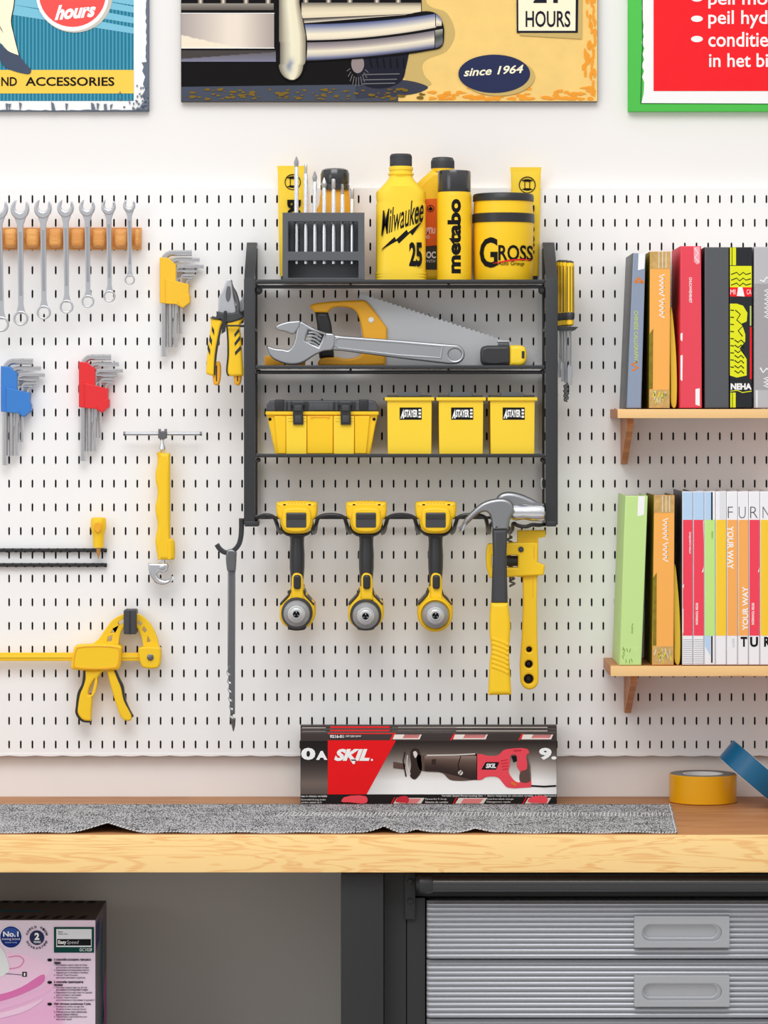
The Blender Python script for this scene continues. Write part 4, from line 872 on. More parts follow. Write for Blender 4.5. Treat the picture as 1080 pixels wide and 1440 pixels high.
def saw():
    d = .08; t = thing('hand_saw', 'hand saw with amber handle and grey toothed blade lying on the second shelf', 'saw', Vector((X(560, RD), -.09, SS)))
    m = MB(dr=RD); top = []; n = 76
    for k in range(n+1):
        u = k/n; x, y = 507+(756-507)*u, 412+(493.5-412)*u; top.append((x+(.9 if k % 2 else -.3), y-(2.6 if k % 2 else 0)))
    m.plate([(504, 430), (504.5, 414)]+top+[(757, 497), (751, 513.5), (520, 513.5), (508, 470)], .0735, .0752, mat('saw_blade_steel', (200, 201, 203), .45, .5), .0001); m.build('toothed_blade', t)
    m = MB(dr=RD)
    o = crv([(433.3, 428.3), (433.3, 428.3), (442.6, 424.7), (475, 421.5), (512, 420), (512, 420), (517.8, 424.7), (544.4, 459.4), (544.4, 459.4), (544.4, 486), (542.5, 503), (542.5, 514), (542.5, 514), (446, 514), (446, 514), (446.5, 507), (454, 501), (470, 500.6), (484, 503.4), (498, 502), (506, 499), (511, 488), (509.7, 472.2), (502.8, 441), (498, 434.5), (492, 431.4), (479.6, 429.6), (467, 431.5), (463.4, 434), (460, 438.5), (460, 438.5), (441.4, 438), (441.4, 438)], 4)
    m.plate(o, .0655, .0835, mat('amber_handle_plastic', (255, 184, 38), .42), .004, res=2); o_ = m.build('handle_frame', t)
    m = MB(dr=RD); m.plate(crv([(441.6, 437), (441.6, 437), (460.4, 437.5), (460.4, 437.5), (465, 455), (466.5, 470), (469, 502), (469, 502), (448, 503), (448, 503), (446, 480), (444.5, 455)], 4), .063, .086, BLK, .006, res=3); m.build('grip', t)
    m = MB(dr=RD); m.lathe(W(521.8, 448.5, .0835, RD), 'y', [(.0048, 0), (.0048, .0012), (.0035, .002), (.0012, .002)], WHT, 20); m.build('screw', t)
saw()
def yblock():
    m = MB(dr=RD); m.bpx(370.5, 499.5, 428, 514.3, .060, .098, mat('amber_handle_plastic', (255, 184, 38), .42), .0015)
    m.bpx(398, 500.5, 400, 514, .0981, .0990, BLK)
    m.build('plastic_wedge', base=Vector((X(398, RD), -.08, SS)), label='small amber plastic block at the left end of the second shelf, behind the wrench jaw', category='block')
yblock()
def tape_measure():
    d = .12; t = thing('tape_measure', 'black and yellow tape measure at the right end of the second shelf', 'tape measure', Vector((X(708, RD), -.11, SS)))
    m = MB(dr=RD); m.plate(crv([(677.5, 489), (682, 486.3), (700, 485.6), (718, 485.8), (718, 485.8), (718, 513.8), (718, 513.8), (684, 513.8), (678, 510.5), (676.3, 500)], 4), .092, .138, DRK, .007, res=3)
    m.plate(crv([(680, 491), (700, 489), (716, 489), (716, 489), (716, 509), (716, 509), (690, 511), (680, 507)], 3), .1381, .1392, mat('glossy_black_cap', (46, 46, 48), .2, coat=.5), .0008); m.build('case', t)
    m = MB(dr=RD); m.plate(crv([(717, 485.5), (717, 485.5), (733, 485.5), (739, 488.5), (741.5, 498), (740, 509), (734, 514), (717, 514), (717, 514)], 4), .094, .1385, YEL2, .006, res=3)
    m.plate(rr(734, 493.5, 738, 504, 1.2), .1370, .1392, BLK, .0004); m.build('front_nose', t)
    m = MB(dr=RD); m.bpx(700, 478.5, 718, 481, .108, .128, STEEL, .0006); m.bpx(701, 481, 717, 486, .110, .126, STEELD, .0006); m.build('belt_clip', t)
tape_measure()

# ---------------------------------------------------------------- third shelf
S3 = Z(639.6, RD)+.0004
def toolbox():
    t = thing('toolbox', 'yellow toolbox with dark lid and two black latches on the third shelf', 'toolbox', Vector((X(453, RD), -.09, S3)))
    m = MB(dr=RD); m.plate([(373, 578.5), (532.5, 578.5), (528, 598), (520.5, 639.4), (386.5, 639.4), (377.5, 598)], .045, .128, YEL, .003)
    o = [(402, 431, 0), (468.5, 498, 0)]
    for x0, x1 in ((385, 401.5), (431.5, 468), (498.5, 520)):
        x0b, x1b = (390, 401.5) if x0 == 385 else ((498.5, 515) if x0 == 498.5 else (x0, x1))
        m.plate([(x0, 585), (x1, 585), (x1b, 638), (x0b, 638)], .124, .1335, YEL, .0015)
    for x0, x1 in ((402, 431), (469, 498)): m.plate([(x0, 585), (x1, 585), (x1, 639.2), (x0, 639.2)], .124, .1375, YEL2, .0015)
    for x0, x1 in ((405, 411), (426.5, 430), (471.5, 477.5), (493.5, 497)):
        for y in (586.5, 590.5): m.bpx(x0, y, x1, y+2, .136, .1385, YEL2, .0003)
    m.plate([(436, 586), (464.5, 586), (462, 589.5), (459, 587.3), (441, 587.3), (438, 589.5)], .1335, .1345, ORY, .0002)
    m.bpx(373, 578.6, 532.5, 583.5, .046, .1335, YEL, .001); m.build('box_body', t)
    for x in (379, 526): m = MB(dr=RD); m.lathe(W(x, 589.5, .128, RD), 'y', [(.0028, 0), (.0028, .0008), (.0018, .0009)], INK, 16); m.build('rivet', t)
    m = MB(dr=RD); LD = mat('graphite_plastic', (74, 75, 79), .45)
    m.plate([(373.3, 578.2), (374.5, 569), (378.5, 563.5), (384, 562.8), (522, 562.8), (527.5, 564), (531, 569), (532.3, 578.2)], .044, .1325, LD, .003, res=2)
    for x0, x1 in ((386, 399), (505, 518)): m.bpx(x0, 561.6, x1, 577, .09, .1345, BLK, .0015)
    for x0, x1 in ((435, 468), (441, 462)): m.bpx(x0, 567, x1, 576.5, .13, .1335+.001*(x0 > 436), LD, .0006)
    for x in (403, 409.5, 428, 432, 470, 476, 495, 499): m.bpx(x-1.5, 564.5, x+1, 577, .13, .1345, BLK, .0004)
    m.lathe(W(452, 562.8, .10, RD), 'z', [(.0015, -.0005), (.0015, .0025), (.0005, .003)], BLK, 10); lid = m.build('lid', t)
    for x in (411.5, 478.5):
        m = MB(dr=RD); m.plate([(x, 568.5), (x+14.6, 568.5), (x+15, 597.3), (x+.6, 597.3)], .1378, .1425, BLK, .001)
        m.bpx(x+2.2, 569.5, x+12.6, 578, .1400, .1450, DRK, .001); m.bpx(x+2.8, 584, x+12.4, 594.5, .1400, .1438, DRK, .0008); m.bpx(x-2.8, 566.5, x+17.4, 570.5, .1345, .1385, BLK, .0006); m.build('latch', t)
toolbox()
def bins():
    t = thing('parts_bin', 'yellow parts bin with black logo label, leftmost of three, beside the toolbox', 'bin', Vector((X(576, RD), -.10, S3)), 'yellow parts bins on the third shelf')
    m = MB(dr=RD); m.plate([(544.6, 562), (607.3, 562), (606.8, 639.4), (545.2, 639.4)], .055, .137, YEL2, .0012); m.build('bin_body', t)
    m = MB(dr=RD); m.bpx(541, 558.6, 611, 563.6, .050, .1415, YEL2, .0012); m.build('rim', t)
    m = MB(dr=RD); m.bpx(539.2, 559.5, 540.8, 562.5, .09, .12, BLK, .0003); m.build('side_catch', t)
    m = MB(dr=RD); m.bpx(544.5, 555.4, 607, 558.4, .058, .134, DRK, .0008); o = m.build('lid', t)
    m = MB(dr=RD); m.bpx(559.5, 551.2, 591.7, 557.6, .120, .1395, mat('slate_grey_plastic', (88, 90, 94), .5), .001); m.build('handle', o)
    m = MB(dr=RD); f = .1372; m.art([(562, 573), (593.2, 573), (593.2, 590.3), (562, 590.3)], f, INK)
    m.art([(563, 588.5), (567.5, 575), (568.3, 588.5), (566.5, 588.5), (566.3, 585.5), (565.2, 585.5), (564.8, 588.5)], f+.0004, WHT)
    m.text('STAYER', 568.4, 576, 587.3, 586.8, f+.0004, WHT, bold=.045, shear=.1)
    for y in (575.4, 580, 584.6): m.art([(588.6, y), (592.2, y), (592.2, y+2.9), (588.6, y+2.9)], f+.0004, WHT)
    m.build('logo_label', t)
    for k, lb in ((1, 'yellow parts bin with small black logo label, middle one of three on the third shelf'), (2, 'yellow parts bin with small black logo label, rightmost, next to the rack upright')):
        dup(t, (72.6*k*sd(RD), 0, 0), lb)
bins()

# ---------------------------------------------------------------- drills
def drills():
    DR = .165; lb = ['cordless drill hung by its battery, leftmost of three, with dark chuck ring', 'cordless drill hung by its battery, middle of three, with dark chuck ring', 'cordless drill with yellow chuck ring, nearest the hammer']
    for k, (x, cx, cy, dy) in enumerate(((417, 417.2, 862.8, 0), (515, 514.2, 865.5, 0), (613, 612.2, 864.8, 0))):
        t = thing('cordless_drill', lb[k], 'drill', W(x, 889, .13, DR), 'cordless drills on the hanging rail')
        o = lambda L: [(x+a, b_) for a, b_ in L]
        m = MB(dr=DR)
        m.plate(crv(o([(-28.5, 708), (-27, 706.5), (27, 706.5), (28.5, 708), (28.6, 722), (27, 728), (23.5, 731), (22.6, 737), (19, 745.5), (12, 750), (0, 750.6), (-12, 750), (-19, 745.5), (-22.6, 737), (-23.5, 731), (-27, 728), (-28.6, 722)]), 3), .098, .158, YEL, .006, dr=DR, res=3)
        m.plate(crv(o([(-19, 718), (-15, 714.5), (15, 714.5), (19, 718), (20.5, 732), (18, 742), (11, 747.5), (-11, 747.5), (-18, 742), (-20.5, 732)]), 3), .150, .166, YEL, .004, dr=DR, res=3)
        for q in range(6): m.bpx(x-13+q*4.6, 705.4, x-10.5+q*4.6, 708, .12, .1585, YEL, .0004)
        b_ = m.build('battery_pack', t)
        m = MB(dr=DR); m.plate(rr(x-14.6, 720.8, x+13.8, 741.8, 2), .160, .1675, DRK, .001, dr=DR); m.bpx(x-14, 721.5, x+13.2, 730, .1660, .1690, mat('glossy_black_cap', (46, 46, 48), .2, coat=.5), .0014); m.build('release_window', b_)
        m = MB(dr=DR)
        for sx in (-19, 16.5): m.bpx(x+sx, 709, x+sx+3.6, 710.8, .1575, .1583, INK)
        m.build('vent_slot', b_)
        m = MB(dr=DR); m.plate(crv(o([(-23.4, 735), (-20, 746), (-12, 751.5), (0, 752.3), (12, 751.5), (20, 746), (23.4, 735), (23.4, 735), (22, 747), (14, 754), (0, 755), (-14, 754), (-22, 747), (-23.4, 735)]), 3), .100, .150, BLK, .001, dr=DR); m.build('battery_seal', b_)
        # handle
        m = MB(dr=DR); s_ = sd(DR); c = W(x, 808, .128, DR)
        def hz_(y): return (808-y)*s_
        m.lathe(c, 'z', [(8.6*s_, hz_(836)), (9.2*s_, hz_(815)), (10.5*s_, hz_(800)), (10.7*s_, hz_(782)), (9.8*s_, hz_(765)), (10.2*s_, hz_(757)), (14*s_, hz_(751)), (15*s_, hz_(747))], mat('soft_black_rubber', (50, 50, 53), .38), 32, sy=1.35); m.build('handle', t)
        m = MB(dr=DR); xx = x+.5
        m.plate(crv([(xx-8, 845), (xx-8, 845), (xx-7.8, 820), (xx-7.3, 812), (xx-4, 807), (xx+1.4, 806.6), (xx+6, 809), (xx+8.3, 816), (xx+8.6, 838), (xx+9.5, 845), (xx+9.5, 845)], 4), .120, .1495, YEL, .004, dr=DR, res=3); g = m.build('trigger_guard', t)
        m = MB(dr=DR); m.plate(rr(xx-5, 809, xx+5.4, 829, 4), .145, .156, BLK, .0035, dr=DR, res=3); m.build('trigger', g)
        m = MB(dr=DR); m.bpx(x-13.5, 832, x-9, 836.5, .12, .132, BLK, .001); m.build('direction_switch', t)
        m = MB(dr=DR); m.plate(crv([(cx-24.5, 858), (cx-23.5, 851), (cx-15, 842), (cx-9, 832), (cx-8, 826), (cx+9, 826), (cx+10, 832), (cx+16, 842), (cx+24, 850), (cx+25.3, 858), (cx+24.5, 871), (cx+19, 880), (cx+11, 884), (cx-11, 884), (cx-19, 880), (cx-24.5, 871)], 3), .050, .142, YEL, .006, dr=DR, res=3)
        h = m.build('gear_housing', t)
        m = MB(dr=DR); m.plate(crv([(cx-14, 880), (cx-12, 885.5), (cx-7, 887.5), (cx+7, 887.5), (cx+12, 885.5), (cx+14, 880), (cx+14, 874), (cx-14, 874)], 3), .055, .146, BLK, .003, dr=DR, res=2)
        for sx in (-1, 1): m.plate(stroke([(cx+sx*9.5, 831), (cx+sx*11.5, 838), (cx+sx*17.5, 844.5), (cx+sx*24, 851.5)], 2), .06, .1425, BLK, .0008, dr=DR)
        m.build('rubber_overmould', h)
        c = W(cx, cy, 0, DR); Rr = 1
        m = MB(dr=DR); RC = YEL if k == 2 else DRK; R0 = (24.2 if k == 2 else 21.8)*s_
        m.lathe((c.x, -.138, c.z), 'y', [(R0*1.02, 0), (R0*1.02, .012), (R0*.99, .020), (R0*.9, .0235), (R0*.86, .0235), (R0*.84, .018)], RC, 48); m.build('clutch_ring', t)
        m = MB(dr=DR); GM = mat('grey_chuck_plastic', (158, 159, 160), .42, .25); GL = mat('light_chuck_steel', (218, 218, 218), .32, .5)
        m.lathe((c.x, -.150, c.z), 'y', [(18.4*s_, 0), (18.6*s_, .016), (18.2*s_, .0235), (16.6*s_, .026), (13.2*s_, .029)], GM, 48); ck = m.build('chuck', t)
        m = MB(dr=DR); m.lathe((c.x, -.176, c.z), 'y', [(12.4*s_, 0), (12.2*s_, .007), (10.6*s_, .009), (9.6*s_, .0085), (8.8*s_, .012), (7*s_, .0135), (6.6*s_, .0130), (6.0*s_, .0155), (5.0*s_, .0155), (4.6*s_, .008)], GL, 40)
        m.build('chuck_nose', ck)
        m = MB(dr=DR); m.lathe((c.x, -.184, c.z), 'y', [(4.5*s_, 0), (4.5*s_, .0035)], INK, 24)
        for q in range(3): a = radians(90+120*q); m.tube([Vector((c.x+1.3*s_*cos(a), -.186, c.z+1.3*s_*sin(a))), Vector((c.x+3.4*s_*cos(a), -.190, c.z+3.4*s_*sin(a)))], .0011, STEEL, 6)
        m.build('jaws', ck)
        m = MB(dr=DR)
        if k == 0:
            for a in (-150, -60, 20, 100): m.plate(stroke([(cx+14.8*cos(radians(a+q*8)), cy+14.8*sin(radians(a+q*8))) for q in range(4)], 1.6), .1755, .1772, GL, .0002, dr=DR)
        else: m.bpx(cx-15.5, cy-4.5, cx-12, cy+3, .1755, .1775, mat('brass_tip', (214, 158, 84), .3, .6), .0004)
        m.build('chuck_mark', ck)
drills()

# ---------------------------------------------------------------- hammer and pipe wrench
def hammer():
    d = .181; t = thing('claw_hammer', 'claw hammer with steel head, black neck and yellow ribbed grip on the hanging rail', 'hammer', W(703, 977, .165, d))
    HS = mat('hammer_steel', (160, 161, 164), .3, .85)
    m = MB(dr=d)
    m.plate(crv([(645.5, 749), (645.5, 749), (653, 731), (662.3, 720), (677.3, 707.5), (692.4, 702), (709.6, 701), (719.5, 706), (722.8, 718), (717.3, 731.6), (715, 745), (715, 745), (692.4, 745.6), (692.4, 745.6), (691, 733), (687.5, 722.5), (681.6, 719.8), (672.5, 723.5), (659, 736)], 5), .166, .182, HS, .006, dr=d, res=4)
    hd = m.build('claw_head', t)
    m = MB(dr=d); m.plate(crv([(699, 702), (704, 695), (713, 692.2), (725, 693), (742, 698.5), (756, 705.5), (762, 711), (755, 713), (735, 712), (722, 716)], 4), .144, .164, HS, .007, dr=d, res=4); m.build('cheek', hd)
    m = MB(dr=d); s_ = sd(d); c = W(718, 721, .156, d)
    m.lathe(c, 'x', [(9.0*s_, 0), (11*s_, 4*s_), (11.6*s_, 9*s_), (10.6*s_, 17*s_), (10.4*s_, 21*s_), (11.8*s_, 27*s_), (12.4*s_, 31*s_), (12.4*s_, 45*s_), (11.3*s_, 48*s_), (3*s_, 48.6*s_)], CHR, 36); m.build('striking_face', hd)
    m = MB(dr=d); m.plate([(692.4, 744.5), (713.6, 744.5), (712.5, 780), (714.2, 849), (691, 849), (693.2, 780)], .164, .183, DRK, .006, dr=d, res=3); m.build('neck', t)
    m = MB(dr=d); m.plate(crv([(690, 847.5), (690, 847.5), (714.6, 847.5), (714.6, 847.5), (717.6, 875), (717.6, 890), (716, 915), (717, 940), (719.4, 977), (719.4, 977), (686.6, 977.4), (686.6, 977.4), (688.8, 930), (690.6, 915), (688.6, 890), (688.6, 870)], 4), .162, .186, YEL, .007, dr=d, res=4); g = m.build('grip', t)
    for k in range(7):
        y = 897+k*6.6; m = MB(dr=d); m.plate(stroke(crv([(691.5, y), (700, y+3), (709, y+6.5), (715, y+9.5)], 3, False), 4.2), .180, .1873, YEL, .0012, dr=d, res=2); m.build('grip_rib', g)
hammer()
def pipewrench():
    d = .135; t = thing('pipe_wrench', 'yellow pipe wrench with three holes in its handle, hanging behind the hammer', 'wrench', W(745, 970, .11, d))
    m = MB(dr=d); hk = [(728, 757), (728, 745.8)]
    for k in range(9): hk += [(729.5+k*4.2, 747), (731+k*4.2, 745.2)]
    hk += [(767.5, 746), (767.5, 755.5), (757.5, 757), (757, 812), (728.3, 812)]
    m.plate(hk, .104, .124, YEL, .002, dr=d, res=2); m.build('hook_jaw', t)
    m = MB(dr=d)
    m.plate([crv([(687, 765), (687, 765), (728, 763), (728, 763), (757, 762.5), (757, 762.5), (756, 790.8), (756, 790.8), (766.6, 795), (766.6, 795), (764.5, 809), (764.5, 809), (689, 813), (689, 813), (684.8, 800), (683.8, 787), (684.8, 770)], 3), rr(692, 781, 728.6, 798.4, 1.5)[::-1]], .100, .134, YEL, .003, dr=d, res=2); h = m.build('housing', t)
    m = MB(dr=d); m.lathe(W(732.6, 772.5, .134, d), 'y', [(.0048, 0), (.0048, .002), (.0035, .003)], DRK, 24); m.build('pin', h)
    m = MB(dr=d); m.bpx(755.5-5, 768, 755.5-3.8, 786, .1335, .1345, ORY); m.build('groove', h)
    m = MB(dr=d); m.tube([W(711, 789.5, .117, d), W(728, 789.5, .117, d)], .0078, BLK, 20)
    for k in range(9): m.tube([W(712+k*1.9+.9*sin(a), 789.5+6.9*cos(a), .117+.0085*sin(a), d) for a in [pi*2*q/16 for q in range(16)]], .0009, DRK, 6, closed=True)
    m.build('adjusting_nut', t)
    m = MB(dr=d); m.plate([[(735.6, 808), (755.8, 808), (755.4, 850), (756, 895), (757.6, 938)]+ell(745, 957, 12.8, 13.5, 12, 0, 180)+[(731.2, 938), (734.5, 895), (736, 850)], ell(744.5, 914, 4.1, n=24)[::-1], ell(744, 934.6, 5.6, n=24)[::-1], ell(743.8, 955.5, 6.9, n=24)[::-1]], .108, .126, YEL, .003, dr=d, res=2); g = m.build('handle', t)
    m = MB(dr=d); m.bpx(749.3, 813, 750.3, 841, .1255, .1264, ORY); m.build('handle_groove', g)
    for y, r in ((914, 4.6), (934.6, 6.1), (955.5, 7.4)): m = MB(dr=d); m.lathe(W(744.1, y, .1075, d), 'y', [(r*sd(d), 0), (r*sd(d), .010), (r*.4*sd(d), .003)], BLK, 24); m.build('rubber_plug', g)
    m = MB(dr=d)
    pts = [W(717.5+3.4*sin(k*.62)+k*.045, 755+k*.72, .092+.0035*cos(k*.62), d) for k in range(100)]
    m.tube(pts, .0019, STEELD, 8); m.build('adjusting_spring', t)
pipewrench()

# ---------------------------------------------------------------- book shelves
SHW = wood('pine_shelf', (246, 202, 140), (226, 168, 102), .45, 2, 30, 1.0); SHD = wood('cherry_bracket', (206, 138, 84), (176, 108, 60), .45, 4, 20, .6)
BD = .215
def bshelf(x0, ytop, th, bx0, bx1, yb, lb):
    t = thing('wall_shelf', lb, 'shelf', W(1000, ytop, BD/2, BD), 'pine book shelves on the pegboard')
    m = MB(dr=BD); m.bpx(x0, ytop, 1420, ytop+th, PG+.001, BD-.0012, SHD, .0005); m.bpx(x0, ytop, 1420, ytop+th, BD-.0011, BD, SHW, .0005); m.build('board', t)
    for q in (0, 480):
        m = MB(dr=BD-.03); xa, xb = X(bx0+q, BD-.03), X(bx1+q, BD-.03); zt, zb = Z(ytop+th, BD)-.0004, Z(yb, .06)
        pr = [(BD-.03, zt), (PG+.001, zt), (PG+.001, zb), (PG+.020, zb), (PG+.030, zb+.006), (BD-.03, zt-.012)]; n = len(pr)
        xc = (xa+xb)/2; w_ = .0055
        vs = [Vector((x, -d, z)) for x in (xc-w_, xc+w_) for d, z in pr]; m.add(vs, [tuple(range(n)), tuple(range(n, 2*n))]+[(i, (i+1) % n, n+(i+1) % n, n+i) for i in range(n)], SHD); m.build('bracket', t)
bshelf(868.5, 575.3, 12.8, 879, 894, 653, 'upper pine wall shelf holding thick books, at the right edge')
bshelf(858.8, 936.5, 14.5, 884, 899, 1004, 'lower pine wall shelf holding slim magazines, at the right edge')

def book(lb, q, col, cat='book', d0=.030, d1=.208, grp=None, spine=None, th=.0022, deco=None, rough=.5, side=None):
    TL, TR, BR, BL = q; t = thing('book' if cat == 'book' else 'magazine', lb, cat, W((BL[0]+BR[0])/2, max(BL[1], BR[1]), (d0+d1)/2, d1), grp)
    m = MB(dr=d1); k = th/S; side = side or col
    def L(a, b_, u): return (a[0]+(b_[0]-a[0])*u, a[1]+(b_[1]-a[1])*u)
    wt = TR[0]-TL[0]; u = min(.3, k/wt)
    m.plate([TL, TR, BR, BL], d1-.0035, d1, col, min(.0022, wt*S*.18), res=2)
    m.plate([TL, L(TL, TR, u), L(BL, BR, u), BL], d0, d1-.0036, side, .0003); m.plate([L(TL, TR, 1-u), TR, BR, L(BL, BR, 1-u)], d0, d1-.0036, side, .0003)
    if deco: deco(m, d1+.0003)
    m.build('cover', t)
    p = MB(dr=d1); a, b_ = L(TL, TR, u+.01), L(TL, TR, .99-u); c, e = L(BL, BR, .99-u), L(BL, BR, u+.01)
    p.plate([(a[0], a[1]+2.4), (b_[0], b_[1]+2.4), (c[0], c[1]-2), (e[0], e[1]-2)], d0+.003, d1-.0037, PAPER); p.build('page_block', t)
    return t
BLG = mat('blue_grey_cloth_cover', (142, 154, 176), .5); DGY = mat('charcoal_cover', (84, 86, 90), .45); ORC = mat('apricot_cover_print', (252, 180, 92), .55)
REDC = mat('coral_red_cover', (236, 66, 84), .6, bump=.1, bscale=700); LGY = mat('light_grey_cover', (190, 188, 190), .5); LIME = mat('lime_cover', (198, 230, 146), .55)
TANP = mat('straw_photo_print', (206, 168, 104), .6, var=.35, vscale=120); ORG2 = mat('orange_accent_print', (230, 128, 44), .5); LGY2 = mat('pale_lime_print', (196, 206, 110), .5)
YBR = mat('acid_yellow_print', (232, 234, 40), .5); NBK = mat('midnight_cover', (14, 20, 26), .45); MOSS = mat('moss_photo_print', (138, 122, 40), .6, var=.5, vscale=90)
def chev(m, d, x, y, w, h, n, col, tilt=2, t_=1.7):
    for k in range(n):
        yy = y+k*h; m.plate(stroke([(x+w, yy), (x, yy+h*.5), (x+w, yy+h*1.05)], t_), d-.0004, d, col)
def d_bg(m, d):
    m.art([(898, 356.3), (907.5, 356.5), (906, 378), (897, 380)], d, WHT)
    m.plate(stroke([(893, 396), (898, 391), (902, 395), (905, 398)], 3), d-.0004, d, ORG2); m.plate(stroke([(893, 398), (898, 396), (903, 398)], 2), d-.0004, d, ORG2)
    m.text('CHINESE CALLIGRAPHY', 891.5, 437, 897.5, 511, d, LGY2, rot=-1, bold=.02)
    m.plate(stroke([(896, 509), (888, 512.5), (898, 517), (889, 521)], 3), d-.0004, d, ORG2)
book('blue-grey thick book leaning at the left end of the upper shelf', [(890.5, 355.6), (908, 356.6), (901.6, 574.2), (881, 574.2)], BLG, deco=d_bg, side=DGY)
def d_or(dx, dy, bx=0):
    def f(m, d):
        db = bx or dy
        m.art([(914.5+dx, 354+dy), (942.5+dx, 354+dy), (942.5+dx, 378+dy), (914.5+dx, 378+dy)], d, TANP)
        for x in (926, 931, 936): m.art([(x+dx, 354+dy), (x+1.2+dx, 354+dy), (x+1.2+dx, 377+dy), (x+dx, 377+dy)], d+.0003, PAPER)
        m.art([(913.4+dx, 548+db), (941.6+dx, 548+db), (941.4+dx, 573.5+db), (913.2+dx, 573.5+db)], d, TANP)
        for k in range(14): x = 916+random.random()*22+dx; y = 549+random.random()*14+db; m.plate(stroke([(x, y), (x+random.uniform(-3, 3), y+8)], 1.1), d-.0001, d+.0003, YBR if k % 2 else PAPER)
        m.art([(913.4+dx, 470+dy), (918.5+dx, 462+dy), (918+dx, 547+db), (913+dx, 547+db)], d, MOSS)
        chev(m, d, 927+dx, 386+dy, 7.5, 6.0, 5, WHT); chev(m, d, 927+dx, 420+dy, 7.5, 6.6, 4, WHT)
    return f
book('apricot book with white chevron lettering, second on the upper shelf', [(914, 353.6), (943, 353.6), (941.8, 574), (912.8, 574)], ORC, deco=d_or(0, 0), side=MOSS)
def yellowslip(dx, dy, lb):
    m = MB(dr=.2); m.plate(crv([(943.6+dx, 432+dy), (944.2+dx, 432+dy), (948+dx, 460+dy), (951.6+dx, 510+dy), (952+dx, 560+dy), (950.5+dx, 572+dy), (948+dx, 574+dy), (944.5+dx, 570+dy), (943.4+dx, 540+dy)], 4), .040, .198, mat('mustard_cover', (244, 204, 56), .5), .0012)
    m.build('booklet', base=W(948+dx, 574+dy, .12, .2), label=lb, category='booklet')
yellowslip(0, 0, 'thin yellow booklet slumped between the apricot and red books on the upper shelf')
def d_rd(m, d):
    m.art([(975.5, 347), (984, 347), (984, 370), (980, 372), (976, 368)], d, mat('pink_print', (250, 170, 178), .6)); m.plate(stroke([(977, 349), (982, 356), (977, 362), (983, 369)], 1), d-.0001, d+.0003, WHT)
    m.text('CHUCHWEHRHEIT', 969, 390, 973, 426, d, WHT, rot=-1, bold=.02)
    for y0, y1, x in ((469, 480, 957), (500, 536, 957), (547, 571, 978)): m.art([(x, y0), (x+(3 if x < 970 else 6), y0-1), (x+(2.5 if x < 970 else 6), y1), (x, y1-2)], d, WHT)
book('thick coral red book with white flecks on the upper shelf', [(957, 346), (986, 346), (987.2, 574), (956.3, 574)], REDC, deco=d_rd)
book('plain charcoal book without lettering on the upper shelf', [(991, 347.5), (1025, 347.5), (1025.2, 574), (991, 574)], DGY, side=BLK)
def d_bk(m, d):
    m.art([(1026.5, 348), (1035, 348), (1035, 373), (1026.5, 373)], d, YBR); m.art([(1029, 348), (1029.8, 348), (1029.8, 373), (1029, 373)], d+.0003, INK)
    m.art([(1026.5, 374), (1057, 374), (1057, 404), (1026.5, 404)], d, YBR)
    m.art([(1026.5, 404), (1057, 404), (1057, 417), (1026.5, 417)], d, RED); m.art([(1038, 404), (1044, 404), (1047, 417), (1036, 416)], d+.0003, WHT)
    m.text('MI', 1027, 407, 1034, 414, d+.0003, WHT); m.text('CA', 1050, 407, 1056.5, 414, d+.0003, WHT)
    for y in (383, 391, 398): m.plate(stroke([(1028, y+3), (1036, y), (1040, y+4), (1045, y), (1049, y+3), (1056, y+1)], 1.3), d-.0001, d+.0003, INK)
    m.art([(1026.5, 427), (1036, 427), (1045, 430), (1051, 440), (1050, 452), (1043, 455), (1048, 470), (1048, 480), (1040, 490), (1050, 505), (1050, 528), (1036, 531), (1026.5, 528)], d, YBR)
    for k in range(7): y = 478+k*7.2; m.plate(stroke([(1033, y), (1038, y+3.5), (1042, y), (1046, y+4)], 1.5), d-.0001, d+.0003, INK)
    for k in range(9): y = 436+k*10; m.plate(stroke([(1027, y), (1032, y+.5)], 1.4), d-.0001, d+.0003, INK)
    m.plate(stroke([(1034, 436), (1041, 442), (1036, 450), (1045, 458), (1038, 465), (1044, 473)], 1.4), d-.0001, d+.0003, INK)
    m.art([(1054.5, 460), (1057, 460), (1057, 533), (1054.5, 533)], d, RED); m.art([(1054.5, 430), (1056.5, 430), (1056.5, 458), (1054.5, 458)], d, LGY2)
    m.text('NEHA', 1027.5, 539, 1057, 548, d, WHT, bold=.05); m.plate(stroke([(1027, 550), (1037, 549), (1044, 552), (1057, 550)], 1.2), d-.0004, d, YBR)
    m.art([(1027, 552), (1034.5, 552), (1034.5, 573), (1027, 573)], d, YBR); m.art([(1029.5, 552), (1030.3, 552), (1030.3, 573), (1029.5, 573)], d+.0003, INK)
book('black book with acid yellow scrambled pattern and red band on the upper shelf', [(1026, 347.5), (1057.8, 347.5), (1058, 574), (1026, 574)], NBK, deco=d_bk)
def d_lg(m, d):
    m.art([(1061, 399), (1093, 399), (1093, 548), (1061, 548)], d, mat('mid_grey_print', (168, 164, 166), .5)); m.plate(stroke([(1069, 394), (1074, 396), (1078, 390), (1083, 393)], 2), d-.0001, d+.0003, WHT)
    m.text('OUTDOORS', 1062.5, 402, 1066, 430, d+.0003, LGY, rot=1); chev(m, d+.0003, 1075, 406, 8, 6, 7, WHT)
    m.plate(stroke([(1069, 517), (1073, 524), (1078, 518), (1083, 522)], 2), d-.0001, d+.0003, WHT); chev(m, d+.0003, 1074, 530, 8, 5, 3, WHT); m.art([(1063.5, 549), (1065.3, 549), (1065.3, 573), (1063.5, 573)], d+.0003, WHT)
book('light grey thick book with white wavy marks, rightmost on the upper shelf', [(1060.5, 347), (1093, 347), (1093, 574), (1060.5, 574)], LGY, deco=d_lg)
